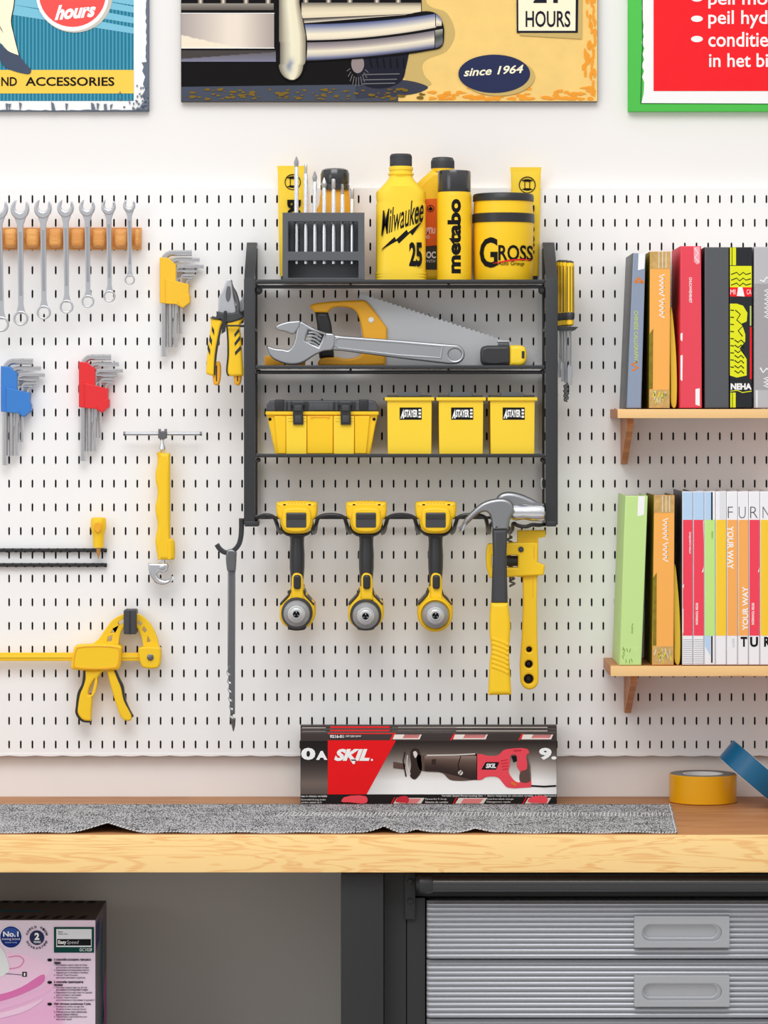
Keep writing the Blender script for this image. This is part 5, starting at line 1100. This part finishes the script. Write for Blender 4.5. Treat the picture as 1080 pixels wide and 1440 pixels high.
# lower shelf
def d_gr(m, d):
    m.art([(897.5, 698), (907, 697.5), (905.5, 724), (896.5, 726)], d, WHT); m.text('Poultney', 887.5, 877, 890.5, 891, d, mat('moss_green_print', (110, 150, 60), .6), rot=-1)
    G3 = mat('pale_green_print', (214, 240, 160), .6)
    for k in range(16): x = 874+random.random()*24; y = 907+random.random()*22; m.plate(stroke([(x, y), (x+random.uniform(-2, 2), y+5)], .9), d-.0004, d, G3 if k % 2 else mat('moss_green_print', (110, 150, 60), .6))
book('lime green thick book leaning at the left end of the lower shelf', [(879.5, 697), (911, 697.2), (902, 935.8), (870.8, 935.8)], LIME, deco=d_gr)
book('apricot book with white chevron lettering, second on the lower shelf', [(920, 696.5), (948.6, 696.5), (947.4, 935.6), (917, 935.6)], ORC, deco=d_or(5, 343, 361), side=MOSS)
yellowslip(5, 361.5, 'thin yellow booklet slumped beside the slim magazines on the lower shelf')
MX = [959.4, 974.7, 990.4, 1006.3, 1021.8, 1037.6, 1053, 1068.8, 1085]
PBL = mat('pale_blue_print', (188, 216, 244), .5); MRED = mat('magazine_red_print', (246, 74, 94), .5); MLM = mat('magazine_lime_print', (196, 236, 138), .5); MYL = mat('magazine_yellow_print', (254, 208, 60), .5)
MOR = mat('magazine_orange_print', (252, 178, 98), .5); MWH = mat('magazine_white_cover', (244, 243, 246), .5); GLN = mat('grey_line_print', (186, 188, 192), .5)
specs = [(PBL, MRED, GLN, 'red magazine with pale blue top, leftmost of the slim ones on the lower shelf'), (PBL, MRED, GLN, 'red magazine with pale blue top, second slim one on the lower shelf'),
         (PBL, MLM, PBL, 'pale lime magazine with thin black stripe on the lower shelf'), (MWH, MYL, MWH, 'yellow banded white magazine beside the lime one on the lower shelf'),
         (MWH, MOR, MWH, 'orange magazine with YOUR WAY reading downward on the lower shelf'), (MWH, MOR, MWH, 'orange magazine with YOUR WAY reading upward on the lower shelf'),
         (MWH, MRED, MWH, 'red magazine with white ends right of the orange pair on the lower shelf'), (MWH, MYL, MWH, 'bright yellow magazine with white ends, rightmost on the lower shelf')]
def mk(i):
    x0, x1 = MX[i], MX[i+1]; top, mid, bot, lb = specs[i]
    def f(m, d):
        a, b_ = x0+.9, x1-.9
        if top is not MWH: m.art([(a, 692), (b_, 692), (b_, 731), (a, 731)], d, top)
        m.art([(a, 731), (b_, 731), (b_, 893.8), (a, 893.8)], d, mid); e = d+.0003
        if i < 2:
            for k in range(12): m.art([(a+.5, 899+k*3), (b_-.5, 899+k*3), (b_-.5, 899.6+k*3), (a+.5, 899.6+k*3)], e, GLN)
        if i == 0: m.text('SONJUNRTS WELLM', 968.5, 748, 971.5, 778.5, e, WHT, rot=-1, bold=.03); m.art([(959.9, 824), (962, 821), (961, 828)], e, WHT); m.art([(959.9, 857), (961, 856), (961, 890), (959.9, 890)], e, WHT)
        if i == 1: m.text('PETER TOWNSON', 978.3, 848, 981.5, 878.5, e, WHT, rot=-1, bold=.03); m.art([(987, 805), (989.5, 797), (989.3, 804)], e, WHT); m.art([(988.7, 732), (989.6, 732), (989.6, 765)], e, WHT)
        if i == 2: m.art([(1000, 692), (1002, 692), (1002, 731), (1000, 731)], e, INK); m.art([(1000, 894.5), (1002, 894.5), (1002, 932), (1000, 932)], e, INK); m.text('DESIGN', 1000.5, 747, 1002.5, 757, e, mat('moss_green_print', (110, 150, 60), .6), rot=-1); m.art([(a, 894), (999, 894), (999, 922), (a, 908)], d, PBL); m.art([(1002.5, 692), (b_, 692), (b_, 731), (1002.5, 731)], e, WHT)
        if i == 3: m.art([(1012, 692), (1020, 692), (1020, 731), (1012, 731)], d, mat('pale_grey_print', (228, 229, 232), .5))
        if i == 4: m.text('YOUR WAY', 1022.8, 740, 1031.5, 800.5, e, WHT, rot=-1, bold=.025); m.text('F', 1023.5, 712.5, 1030.5, 728.5, d, GRY4, bold=-.02); m.text('SSITI', 1029.5, 898, 1033, 910, d, GLN, rot=-1)
        if i == 5: m.text('YOUR WAY', 1044, 825, 1052.2, 886.5, e, WHT, rot=1, bold=.025); m.text('U', 1038.8, 712.5, 1048.5, 728.8, d, GRY4, bold=-.02); m.text('T', 1041.5, 895.5, 1050.8, 909.5, d, INK, bold=.04)
        if i == 6: m.text('R', 1055, 712.5, 1065.5, 728.5, d, GRY4, bold=-.02); m.text('U', 1054.8, 895.5, 1066, 909.8, d, INK, bold=.04); m.text('PETER TOWNSON', 1057, 848, 1060.5, 878.5, e, WHT, rot=-1, bold=.03); m.art([(1065.8, 805), (1067.8, 798), (1067.6, 804)], e, WHT)
        if i == 7: m.text('N', 1072.5, 712.5, 1083, 728.5, d, GRY4, bold=-.02); m.text('R', 1074.5, 895.5, 1083.5, 909.5, d, INK, bold=.04)
    book(lb, [(x0, 691), (x1-.5, 691), (x1-.5, 935.2), (x0, 935.2)], MWH, cat='magazine', grp='slim magazines on the lower shelf', th=.0014, deco=f, side=DGY if i == 0 else None)
GRY4 = mat('graphite_print', (78, 80, 86), .5)
for i in range(8): mk(i)

# ---------------------------------------------------------------- saw boxes on the bench
BBR = (74, 62, 58)
def sawbox(k, d0, d1, yt, yf, lb, front=False):
    t = thing('reciprocating_saw_box', lb, 'box', W(602, 1131, d1), 'boxed reciprocating saws on the worktop')
    CB = mat('dark_brown_carton_print', (62, 52, 50), .5); zb = ZT+.0006
    x0, x1 = X(422.5, d1), X(783, d1); zf, zk = Z(yf, d1), Z(yt, d1)
    m = MB(); pr = [(d0, zb), (d1, zb), (d1, zf), (d1-.005, zk-.001), (d0+.002, zk), (d0, zk-.002)]; n = len(pr)
    vs = [Vector((x, -d, z)) for x in (x0, x1) for d, z in pr]; m.add(vs, [tuple(range(n)), tuple(range(n, 2*n))]+[(i, (i+1) % n, n+(i+1) % n, n+i) for i in range(n)], CB)
    m.build('carton', t)
    # sloping lid strip: brown, red block, pale streaks
    def lp(x, v): # point on the strip
        return Vector((X(x, d1), -(d1+.0004-.005*v), zf+(zk-.001-zf)*v+.0003))
    RB = mat('carton_red_print', (238, 26, 30), .5); PS = mat('carton_pink_print', (222, 130, 130), .5); PW = mat('carton_cream_print', (226, 216, 208), .5); PB = mat('carton_taupe_print', (110, 98, 92), .5)
    m = MB(dr=d1)
    def q(xa, xb, v0, v1, c, sk=0): m.add([lp(xa, v0), lp(xb, v0), lp(xb+sk, v1), lp(xa+sk, v1)], [(0, 1, 2, 3)], c)
    if front:
        q(461, 557, .86, .99, RB, 0); q(463, 507, .25, .55, CB)
        for xa, xb in ((552, 590), (637, 683), (733, 775)): q(xa, xb, .15, .8, PW, 3); q(xa+14, xb-2, .3, .8, PS, 3); q(xa-4, xa-1.5, .05, .9, RB, 5)
        m.build('lid_print', t)
        m = MB(dr=d1); m.text('9216-01', 464, 1033.5, 483, 1037.8, d1+.001, WHT, bold=.03, th=.0022); m.text('| RP1200 SAW', 485, 1034, 508, 1037.5, d1+.001, WHT, th=.0022); m.build('lid_lettering', t)
    else:
        q(461, 545, .1, .95, RB, 4); q(549, 640, .3, .8, PB, 2); q(640, 735, .2, .55, PS); q(560, 770, .65, .82, PW); q(425, 458, .5, .7, PW); q(735, 781, .3, .6, PB); m.build('lid_print', t)
    if not front: return
    f = d1+.0004
    m = MB(dr=d1); st = [(0, (60, 50, 46)), (.3, (128, 116, 108)), (.6, (214, 208, 202)), (1, (255, 253, 250))]
    m.grad(423, 1042, 461, 1117, f, lambda u, v: ramp([(0, (34, 28, 28)), (.35, (44, 38, 36)), (.8, (120, 104, 96)), (1, (96, 84, 78))], v), 4, 14)
    def bgc(u, v):
        x = u; c = ramp([(0, (44, 36, 34)), (.22, (96, 84, 76)), (.5, (190, 180, 172)), (.75, (250, 246, 242)), (1, (255, 255, 253))], v)
        return mixc(c, (40, 34, 32), max(0, (abs(u-.62)-.3)*1.9)*(1-v*.45))
    m.grad(461, 1042, 782.6, 1117, f, bgc, 36, 20)
    m.art([(461, 1041), (557, 1041), (515.5, 1117), (461, 1117)], f+.0004, RB)
    m.art([(423, 1117), (782.7, 1117), (782.7, 1131), (423, 1131)], f+.0002, mat('carton_black_print', (34, 30, 29), .5))
    for xa, xb in ((553, 592), (640, 680), (738, 770)): m.art([(xa, 1130), (xa+5, 1122), (xb+5, 1122), (xb, 1130)], f+.0006, PW); m.art([(xa+8, 1129.5), (xa+12, 1123), (xb, 1123), (xb-6, 1129.5)], f+.001, PS); m.art([(xa-3.5, 1130.5), (xa+1.5, 1121), (xa+3, 1121), (xa-2, 1130.5)], f+.001, RB)
    m.build('front_print', t)
    m = MB(dr=d1); m.text('0', 423.5, 1051.5, 443.5, 1068.5, f+.001, WHT, bold=.05); m.text('A', 444.5, 1056, 460.5, 1068.5, f+.001, WHT, bold=.06); m.text('9.', 758, 1051.5, 783-.3, 1068.5, f+.001, WHT, bold=.05)
    m.text('SKIL', 470, 1053, 520, 1070, f+.001, WHT, bold=.055, shear=.3); m.art(ell(523, 1068.5, 1.6, n=12), f+.001, WHT); m.art([(492, 1068), (500, 1068), (499, 1074), (496.5, 1074.5)], f+.001, WHT)
    m.text('eau à vitesse variable', 423.5, 1117.8, 460, 1120.8, f+.001, WHT); m.text('Controlled & long stroke', 423.5, 1123.2, 458, 1126, f+.001, WHT); m.text('cordon spécial de 9', 423.5, 1127, 452, 1129.8, f+.001, WHT)
    m.text('Variable Speed Reciprocating Saw  •  Sierra recíproca de velocidad variable  •  Scie alternative', 621, 1117.6, 782, 1120.8, f+.001, WHT); m.text('Powerful 9 Amp', 598, 1122.5, 628, 1125, f+.001, WHT); m.text('Tool-free blade change', 684, 1122.5, 722, 1125, f+.001, WHT); m.text('Sistema de cambio', 598, 1126.5, 630, 1129, f+.001, WHT); m.text('Changement rapide', 684, 1126.5, 718, 1129, f+.001, WHT)
    m.build('lettering', t)
    # saw picture
    BR = mat('saw_brown_print', (98, 76, 68), .45); BR2 = mat('saw_umber_print', (58, 44, 40), .45); PK = mat('saw_coral_print', (240, 78, 90), .45); PK2 = mat('saw_dark_coral_print', (206, 48, 62), .45); g = f+.0008
    m = MB(dr=d1)
    m.art([(553, 1071), (570, 1074), (569, 1082), (553, 1080)], g, BR); m.art(stroke([(569.5, 1057), (567, 1070), (571, 1092)], 2), g, BR2); m.art(stroke([(573, 1062), (572, 1075), (577, 1089)], 1.2), g+.0003, PW)
    m.art(crv([(577, 1058), (581, 1052.5), (588, 1053), (592, 1063), (592, 1063), (593, 1083), (588, 1092), (583, 1096), (577, 1092), (578, 1075)], 4), g, BR2); m.art(crv([(581, 1058), (584, 1056), (587, 1060), (584, 1066)], 3), g+.0003, PW)
    m.art(crv([(587, 1062), (596, 1062.5), (640, 1061), (671, 1060.5), (671, 1060.5), (671, 1096.5), (671, 1096.5), (645, 1098), (632, 1096), (622, 1087), (600, 1085), (590, 1082)], 4), g, BR)
    m.grad(0, 0, 1, 1, g+.0004, lambda u, v: ramp([(0, (150, 128, 118)), (.25, (104, 82, 72)), (.7, (64, 48, 44)), (1, (52, 40, 38))], v), 10, 10, warp=lambda u, v: (597+73*u, 1063+((1084+12*min(1, max(0, u*1.5-.35)))-1063)*v))
    m.art(stroke([(600, 1062), (640, 1061.5), (668, 1060)], 1.6), g+.0006, PW); m.art(stroke([(648, 1063), (644, 1075), (646, 1085)], 1.2), g+.0006, INK); m.art(ell(647.5, 1086.5, 3.4, n=20), g+.0006, PW); m.art(stroke([(645.5, 1089), (649.5, 1084)], 1.2), g+.0009, INK)
    m.art([(607, 1068), (613, 1067), (613, 1075), (607, 1075)], g+.0006, BR2)
    body = crv([(668.6, 1060.5), (668.6, 1060.5), (678, 1060.5), (684, 1062.5), (700, 1062), (708, 1055), (716, 1053), (741, 1053), (744, 1058.5), (741, 1061), (742, 1070), (746, 1085), (747.5, 1107), (747.5, 1107), (714, 1107.5), (708, 1102), (700, 1093), (684, 1092.5), (677, 1096.5), (669.5, 1097), (669.5, 1097)], 3)
    m.art([body, crv([(718.5, 1062), (725, 1061.5), (727.5, 1066), (727, 1078), (731, 1085), (731, 1100), (724, 1098), (715.5, 1086), (717, 1075)], 3)[::-1]], g, PK)
    m.art([(719, 1063), (726, 1062.5), (727, 1070), (722, 1072)], g+.0001, INK)
    m.art(crv([(732, 1085), (741, 1081), (740, 1062), (743, 1070), (746, 1083), (745, 1099), (731.5, 1099)], 3), g+.0004, BR); m.art(stroke([(741, 1062), (745, 1077), (745.5, 1097)], 1.6), g+.0006, mat('carton_taupe_print', (110, 98, 92), .5))
    m.art([(677, 1082), (683, 1071.6), (702, 1071.6), (697.5, 1082)], g+.0004, INK); m.text('SKIL', 683, 1073.5, 697.5, 1080, g+.0008, WHT, bold=.04, shear=.25)
    for q_ in range(4): m.art(stroke([(704+q_*.8, 1070+q_*4), (714, 1068+q_*4.3)], 1.2), g+.0004, PK2)
    m.art(stroke([(722, 1055.5), (733, 1055)], 2), g+.0004, PK2); m.art(stroke([(747, 1105), (765, 1106), (782, 1105)], 2.4), g, INK); m.art([(720, 1099), (727, 1103), (724, 1105), (718, 1101)], g+.0004, ORG2)
    for q_, (xa, xb) in enumerate(((480, 517), (556, 575), (742, 770))): m.art(crv([(xa, 1127), (xa+4, 1121), (xb-3, 1119.5), (xb, 1124), (xb-2, 1129), (xa+12, 1128)], 3), g+.0008, PK if q_ != 1 else PK2)
    m.build('saw_picture', t)
sawbox(0, .0905, .121, 1030.5, 1041.5, 'front carton printed with a coral saw, lying on the worktop below the rack', True)
sawbox(1, .062, .090, 1025.8, 1033, 'second saw carton, directly behind the front one on the worktop')
sawbox(2, .0335, .0615, 1020.8, 1028, 'third saw carton, standing nearest the wall behind the others')

# ---------------------------------------------------------------- cloth runner, tape rolls
def cloth():
    m0 = bpy.data.materials.new('woven_grey_cotton'); m0.use_nodes = True; t = m0.node_tree; b_ = t.nodes['Principled BSDF']; b_.inputs['Roughness'].default_value = .95; b_.inputs['Specular IOR Level'].default_value = .1
    tcn = t.nodes.new('ShaderNodeTexCoord'); mp = t.nodes.new('ShaderNodeMapping'); mp.inputs['Scale'].default_value = (520, 130, 130); mp.inputs['Rotation'].default_value = (0, 0, .25)
    n = t.nodes.new('ShaderNodeTexNoise'); n.inputs['Scale'].default_value = 1; n.inputs['Detail'].default_value = 1
    n2 = t.nodes.new('ShaderNodeTexNoise'); n2.inputs['Scale'].default_value = 14
    ad = t.nodes.new('ShaderNodeMath'); ad.operation = 'MULTIPLY_ADD'; ad.inputs[1].default_value = .25
    r = t.nodes.new('ShaderNodeValToRGB'); q = r.color_ramp.elements; q[0].position = .50; q[0].color = rgb((52, 52, 56)); q[1].position = .72; q[1].color = rgb((196, 196, 198))
    L = t.links.new; L(tcn.outputs['Object'], mp.inputs[0]); L(mp.outputs[0], n.inputs['Vector']); L(tcn.outputs['Object'], n2.inputs['Vector']); L(n2.outputs['Fac'], ad.inputs[0]); L(n.outputs['Fac'], ad.inputs[2]); L(ad.outputs[0], r.inputs[0]); L(r.outputs[0], b_.inputs['Base Color'])
    bp = t.nodes.new('ShaderNodeBump'); bp.inputs['Strength'].default_value = .6; bp.inputs['Distance'].default_value = .001; L(n.outputs['Fac'], bp.inputs['Height']); L(bp.outputs[0], b_.inputs['Normal'])
    d0, d1 = .135, .532; xa, xb = X(-60, .53), X(952.8, .53); SK = X(943.5, .135)/xb-1; nx, ny = 460, 34
    def hgt(x, v):
        h = .0022; e = max(0, (v-.45)/.55)**1.6
        for c, w_, a in ((150, 44, .0135), (540, 20, .009), (585, 18, .005), (668, 22, .007)):
            xx = X(c, .53); h += a*e*max(0, 1-abs(x-xx)/(w_*S*1.25))**1.4
        h += .0008*sin(x*60+v*3)*e; return h
    m = MB(); vs, fs = [], []
    for s_ in (0, 1):
        for j in range(ny+1):
            for i in range(nx+1):
                v = j/ny; x = xa+(xb-xa)*i/nx; fr = .0009*(i % 2)*(1 if j == ny else 0); lift = hgt(x, v)
                vs.append(Vector((x*(1+SK*(1-v)), -(d0+(d1-d0)*v+fr-lift*.9*(v > .5)*v), ZT+lift-(.0010 if s_ else 0))))
    N = (nx+1)*(ny+1)
    for j in range(ny):
        for i in range(nx): a = j*(nx+1)+i; fs.append((a, a+1, a+nx+2, a+nx+1)); fs.append((N+a, N+a+nx+1, N+a+nx+2, N+a+1))
    for i in range(nx): fs.append((i, N+i, N+i+1, i+1)); a = ny*(nx+1)+i; fs.append((a, a+1, N+a+1, N+a))
    for j in range(ny): a = j*(nx+1); fs.append((a, a+nx+1, N+a+nx+1, N+a)); a += nx; fs.append((a, N+a, N+a+nx+1, a+nx+1))
    m.add(vs, fs, m0)
    th_ = thing('cloth_runner', 'grey woven cotton runner lying flat along the worktop with a few lifted folds', 'cloth', Vector((0, -.33, ZT)))
    m.build('woven_sheet', th_, sharp=180)
    # overcast stitching: short white threads on the front and right hems
    m = MB(); WT = mat('white_thread', (240, 240, 238), .9); x = xa+.002
    k = 0
    while x < xb-.002:
        z = ZT+hgt(x, 1); d = d1-hgt(x, 1)*.9+.0008; m.tube([Vector((x, -d-.0002, z-.0007)), Vector((x+.0014, -(d-.0004), z+.0007)), Vector((x+.0024, -(d-.006), z+.0006))], .00075, WT, 4); x += .0046+.0012*random.random()
    for k in range(60): dd = d0+(d1-d0)*k/60; m.tube([Vector((xb*(1+SK*(1-k/60))+.0004, -dd, ZT+.0004)), Vector((xb*(1+SK*(1-k/60))-.003, -dd-.002, ZT+.0026))], .0006, WT, 4)
    o = m.build('hem_stitching', th_); o['kind'] = 'stuff'
    m = MB()
    for k in range(210):
        x = xb-.004-k*.0031; v = .44
        if k % 2 == 0: m.tube([Vector((x, -(d0+(d1-d0)*v), ZT+.0018)), Vector((x+.004, -(d0+(d1-d0)*(v-.13)), ZT+.0020))], .0007, WT, 4)
    o = m.build('twill_band', th_); o['kind'] = 'stuff'
cloth()
def tapes():
    t = thing('yellow_tape_roll', 'yellow tape roll lying flat on the worktop at right', 'tape roll', Vector((X(988, .08), -.08, ZT)))
    TY = mat('yellow_tape_film', (234, 168, 0), .32, spec=.5); R = 47.3*sd(.08)
    c = (X(988.2, .08), -.082, ZT+.0006); h = .0485
    m = MB(); m.lathe(c, 'z', [(R*.60, 0), (R-.0012, 0), (R, .001), (R, h-.001), (R-.0012, h), (R*.60, h), (R*.60, 0)], TY, 72, cap=False); m.build('wound_tape', t)
    m = MB(); m.lathe(c, 'z', [(R*.60, h+.0002), (R*.965, h+.0003), (R*.965, h-.001), (R*.60, h-.001), (R*.60, h+.0002)], mat('grey_tape_edge', (120, 122, 124), .5), 72, cap=False); m.build('tape_edge', t)
    m = MB(); m.lathe(c, 'z', [(R*.53, .001), (R*.598, .001), (R*.598, h), (R*.53, h), (R*.53, .001)], mat('white_card_core', (240, 240, 238), .6), 72, cap=False); m.build('card_core', t)
    # blue roll standing on edge, tipped to the right
    ax = Vector((-20.3, 0, -24)).normalized(); R2 = 62*S*.98; wd = .0385; dd = .150
    t = thing('blue_tape_roll', 'dark blue tape roll tipped on its edge at the right end of the worktop', 'tape roll', Vector((X(1075, dd), -dd, ZT)))
    e1 = Vector((1, 0, 0)); u = Vector((24, 0, -20.3)).normalized()   # in-plane direction toward the lower right
    st = W(1021.5, 1053, dd); R2 = (st.z-ZT-.0008-wd/2*abs(ax.z))/(2*abs(u.z)); c = st+u*R2
    rot = Matrix((u, Vector((0, 1, 0)), ax)).transposed()
    m = MB()
    def lay(name, r0, r1, h0, h1, mm):
        m = MB(); m.lathe(c, 'z', [(r0, h0), (r1-.0008, h0), (r1, h0+.0008), (r1, h1-.0008), (r1-.0008, h1), (r0, h1), (r0, h0)], mm, 72, cap=False, tilt=rot.to_3x3()); m.build(name, t)
    lay('wound_tape', R2*.66, R2, -wd/2, wd/2, mat('blue_tape_film', (0, 90, 130), .3, spec=.5))
    lay('tape_edge', R2*.64, R2*.985, wd/2-.001, wd/2+.0008, mat('pale_tape_edge', (214, 222, 230), .6)); lay('card_core', R2*.60, R2*.655, -wd/2, wd/2, mat('white_card_core', (240, 240, 238), .6))
    return c, u, R2, ax
tapes()

# ---------------------------------------------------------------- iron box under the bench
def ironbox():
    d0, d1 = .178, .40; t = thing('iron_carton', 'pink and white printed iron carton standing under the left side of the workbench', 'box', W(20, 1560, .3, .4))
    zb, zt = Z(1560, .4)+.0006, Z(1293.8, d1); x0, x1 = X(-170, d1), X(134.3, d1)
    TOPC = mat('dark_grey_carton_print', (92, 88, 90), .5); SD = mat('slate_carton_print', (140, 134, 140), .5)
    m = MB(); m.box((x0, -d0, zb), (x1, -d1, zt), SD, .0004); m.build('carton', t)
    m = MB(dr=d1); f = d1+.0003
    m.grad(-169.5, 1294.2, 134, 1558, f, lambda u, v: ramp([(0, (232, 218, 228)), (.2, (236, 208, 228)), (.5, (238, 178, 214)), (.75, (240, 196, 222)), (1, (244, 224, 236))], v) if u < .86 else (236, 214, 230), 24, 20)
    # swirls of printed fabric
    P1, P2, P3 = mat('rose_print', (226, 120, 180), .6), mat('pale_rose_print', (244, 206, 228), .6), mat('blush_print', (240, 186, 218), .6)
    m.art(crv([(-60, 1360), (-20, 1342), (20, 1340), (50, 1348), (70, 1362), (60, 1378), (30, 1398), (0, 1405), (-40, 1400)], 4), f+.0003, P2)
    m.art(crv([(-60, 1400), (0, 1398), (30, 1388), (62, 1370), (62, 1380), (40, 1394), (0, 1408), (-60, 1420)], 4), f+.0006, P1)
    m.art(crv([(-60, 1422), (0, 1412), (40, 1398), (74, 1384), (74, 1390), (40, 1408), (0, 1420), (-60, 1434)], 4), f+.0006, P3)
    m.art(crv([(-60, 1432), (0, 1424), (40, 1412), (62, 1404), (40, 1420), (0, 1432), (-60, 1444)], 4), f+.0009, P2)
    m.art(stroke(crv([(12, 1346), (26, 1344.5), (33.5, 1350), (28, 1359), (13, 1362.5)], 4, False), 1.2), f+.0009, P1)
    m.art(crv([(-60, 1310), (-20, 1322), (2, 1333), (10, 1348), (13, 1365), (8, 1370), (0, 1374), (-20, 1378), (-60, 1380)], 4), f+.0012, mat('iron_white_print', (232, 234, 232), .5)); m.art([(8, 1368.5), (31, 1370.5), (31, 1371.2), (8, 1369.3)], f+.0012, NAVY)
    m.art([(31.5, 1366.5), (37.8, 1366.5), (37.8, 1373.3), (31.5, 1373.3)], f+.0012, INK); m.text('1', 33.6, 1368, 35.8, 1372, f+.0015, WHT, bold=.05)
    m.build('front_print', t)
    DB = mat('royal_blue_print', (24, 44, 124), .4); m = MB(dr=d1)
    m.art(ell(15.5, 1317.5, 16, n=40), f+.0012, WHT); m.art(ell(15.5, 1317.5, 15, n=40), f+.0015, DB); m.art(ell(15.5, 1311, 11, 6.5), f+.0018, mat('mid_blue_print', (52, 84, 160), .4))
    m.text('No.1', 4.5, 1309.5, 26.3, 1317, f+.0021, WHT, bold=.03); m.text('ironing brand', 3, 1318.5, 28, 1322.5, f+.0021, WHT); m.text('consumer survey', 7, 1324.5, 24, 1326.5, f+.0021, PBL); m.build('number_one_badge', t)
    m = MB(dr=d1); DN = mat('deep_navy_print', (44, 50, 84), .6); m.art(ell(52, 1318.5, 10.3, n=32), f+.0012, DN); m.text('2', 48.7, 1311.5, 55.5, 1321.5, f+.0015, WHT, bold=.05); m.text('YEARS', 47, 1323, 57.5, 1326, f+.0015, WHT, bold=.02)
    for k, ch in enumerate('WORLD WIDE'):
        if ch != ' ': a = radians(-162+k*144/9); px, py = 52+14.6*cos(a), 1318+14.6*sin(a); m.text(ch, px-1.5, py-1.7, px+1.5, py+1.7, f+.0015, DN, bold=.03)
    for k, ch in enumerate('GUARANTEE'): a = radians(155-k*130/8); px, py = 52+14.6*cos(a), 1318.5+14.6*sin(a); m.text(ch, px-1.4, py-1.7, px+1.4, py+1.7, f+.0015, DN, bold=.03)
    m.build('guarantee_emblem', t)
    m = MB(dr=d1); m.art([(76, 1303.5), (132.3, 1303.5), (132.3, 1339.5), (76, 1339.5)], f+.0012, mat('bottle_green_print', (8, 66, 60), .5)); m.art([(79.3, 1306.3), (129, 1306.3), (129, 1331.5), (79.3, 1331.5)], f+.0015, PBL if 0 else mat('pale_grey_print', (228, 229, 232), .5)); m.art([(80.5, 1320.3), (128, 1320.3), (128, 1329.5), (80.5, 1329.5)], f+.0018, INK)
    m.text('Easy', 82, 1322, 93.5, 1328.5, f+.0021, WHT, bold=.03); m.text('Speed', 94, 1322, 111, 1328.5, f+.0021, GLN, shear=.2); m.text('Steam', 82, 1309, 88.5, 1311, f+.0018, INK); m.text('Steam Iron', 82, 1312, 95, 1314, f+.0018, INK); m.text('GC1028', 112, 1333, 129.5, 1337.5, f+.0015, WHT, shear=.2); m.build('model_label', t)
    m = MB(dr=d1)
    for y, h, bl in ((1347.5, '3 способа ускорить процесс', ['глаженья', '1. Постоянная подача пара 20 г/мин', '   для быстрого разглаживания складок', '2. Равномерное распределение пара по', '   подошве для эффективного глаженья', '3. Носик Triple Precision', '   для точных движений и удобства']), (1379, '3 способи прискорити', ['прасування', '1. Постійна подача пари до 20 г/хв', '   для швидкого розгладження складок', '2. Рівномірний розподіл пари по підошві', '   для ефективного прасування', '3. Носик Triple Precision', '   для оптимального прасування та зручності']), (1409.5, 'Üldi võrratut soodumaes 3 juba', ['1. Kvaliteetne tööks auruga ühe', '   20 g/min kuidas teostuse haaret', '2. Mitmed auruse koht efektiivseks', '   kuuma keskse triikimist', '3. Täpsemates ja geomeetriline pro', '   üles katab täpset'])):
        m.art(ell(70, y+2.3, 3.3, 2.1, 20), f+.0012, INK); m.text(h, 76, y, 128 if len(h) > 22 else 117, y+4, f+.0012, INK, bold=.03)
        for k, s_ in enumerate(bl):
            yy = y+4.7+k*3.55; ind = 3 if s_.startswith(' ') else 0; w_ = min(56, len(s_.strip())*1.42); m.text(s_.strip(), 76+ind, yy, 76+ind+w_-2, yy+(2.7 if k or h[0] == 'Ü' else 3.4), f+.0012, INK, bold=.035 if (k == 0 and h[0] == '3') else 0)
    m.build('printed_text', t)
    m = MB(); zt2 = zt+.0004; m.box((x0+.001, -d0-.001, zt2-.0003), (x1-.001, -d1+.001, zt2), TOPC)
    for k in range(-9, 7):
        xx = X(k*18-2, d1); 
        m.add([(xx, -d1+.012, zt2+.0002), (xx+.012, -d1+.012, zt2+.0002), (xx+.018, -d1+.045, zt2+.0002), (xx+.010, -d1+.045, zt2+.0002)], [(0, 1, 2, 3)], INK)
        m.add([(xx, -d0-.03, zt2+.0002), (xx+.014, -d0-.03, zt2+.0002), (xx+.018, -d0-.005, zt2+.0002), (xx+.006, -d0-.005, zt2+.0002)], [(0, 1, 2, 3)], INK)
    m.add([(x0+.01, -d1+.10, zt2+.0002), (x0+.26, -d1+.085, zt2+.0002), (x0+.26, -d1+.10, zt2+.0002), (x0+.01, -d1+.13, zt2+.0002)], [(0, 1, 2, 3)], TEAL); m.build('top_print', t)
    m = MB(); xs = x1+.0003
    def side(pts, mm): m.add([(xs, -(d1-.222*a), zt-(zt-zb)*b_) for a, b_ in pts], [tuple(range(len(pts)))], mm)
    side([(.05, .03), (.35, .02), (.35, .14), (.05, .17)], DB); side([(.5, .1), (.65, .05), (.6, .35), (.75, .6), (.5, .75), (.35, .8), (.55, .5), (.45, .3)], TEAL); side([(.7, .45), (.95, .35), (.95, .7), (.6, .8)], P1); side([(.1, .86), (.95, .80), (.95, .98), (.1, .98)], TEAL); m.build('side_print', t)
ironbox()
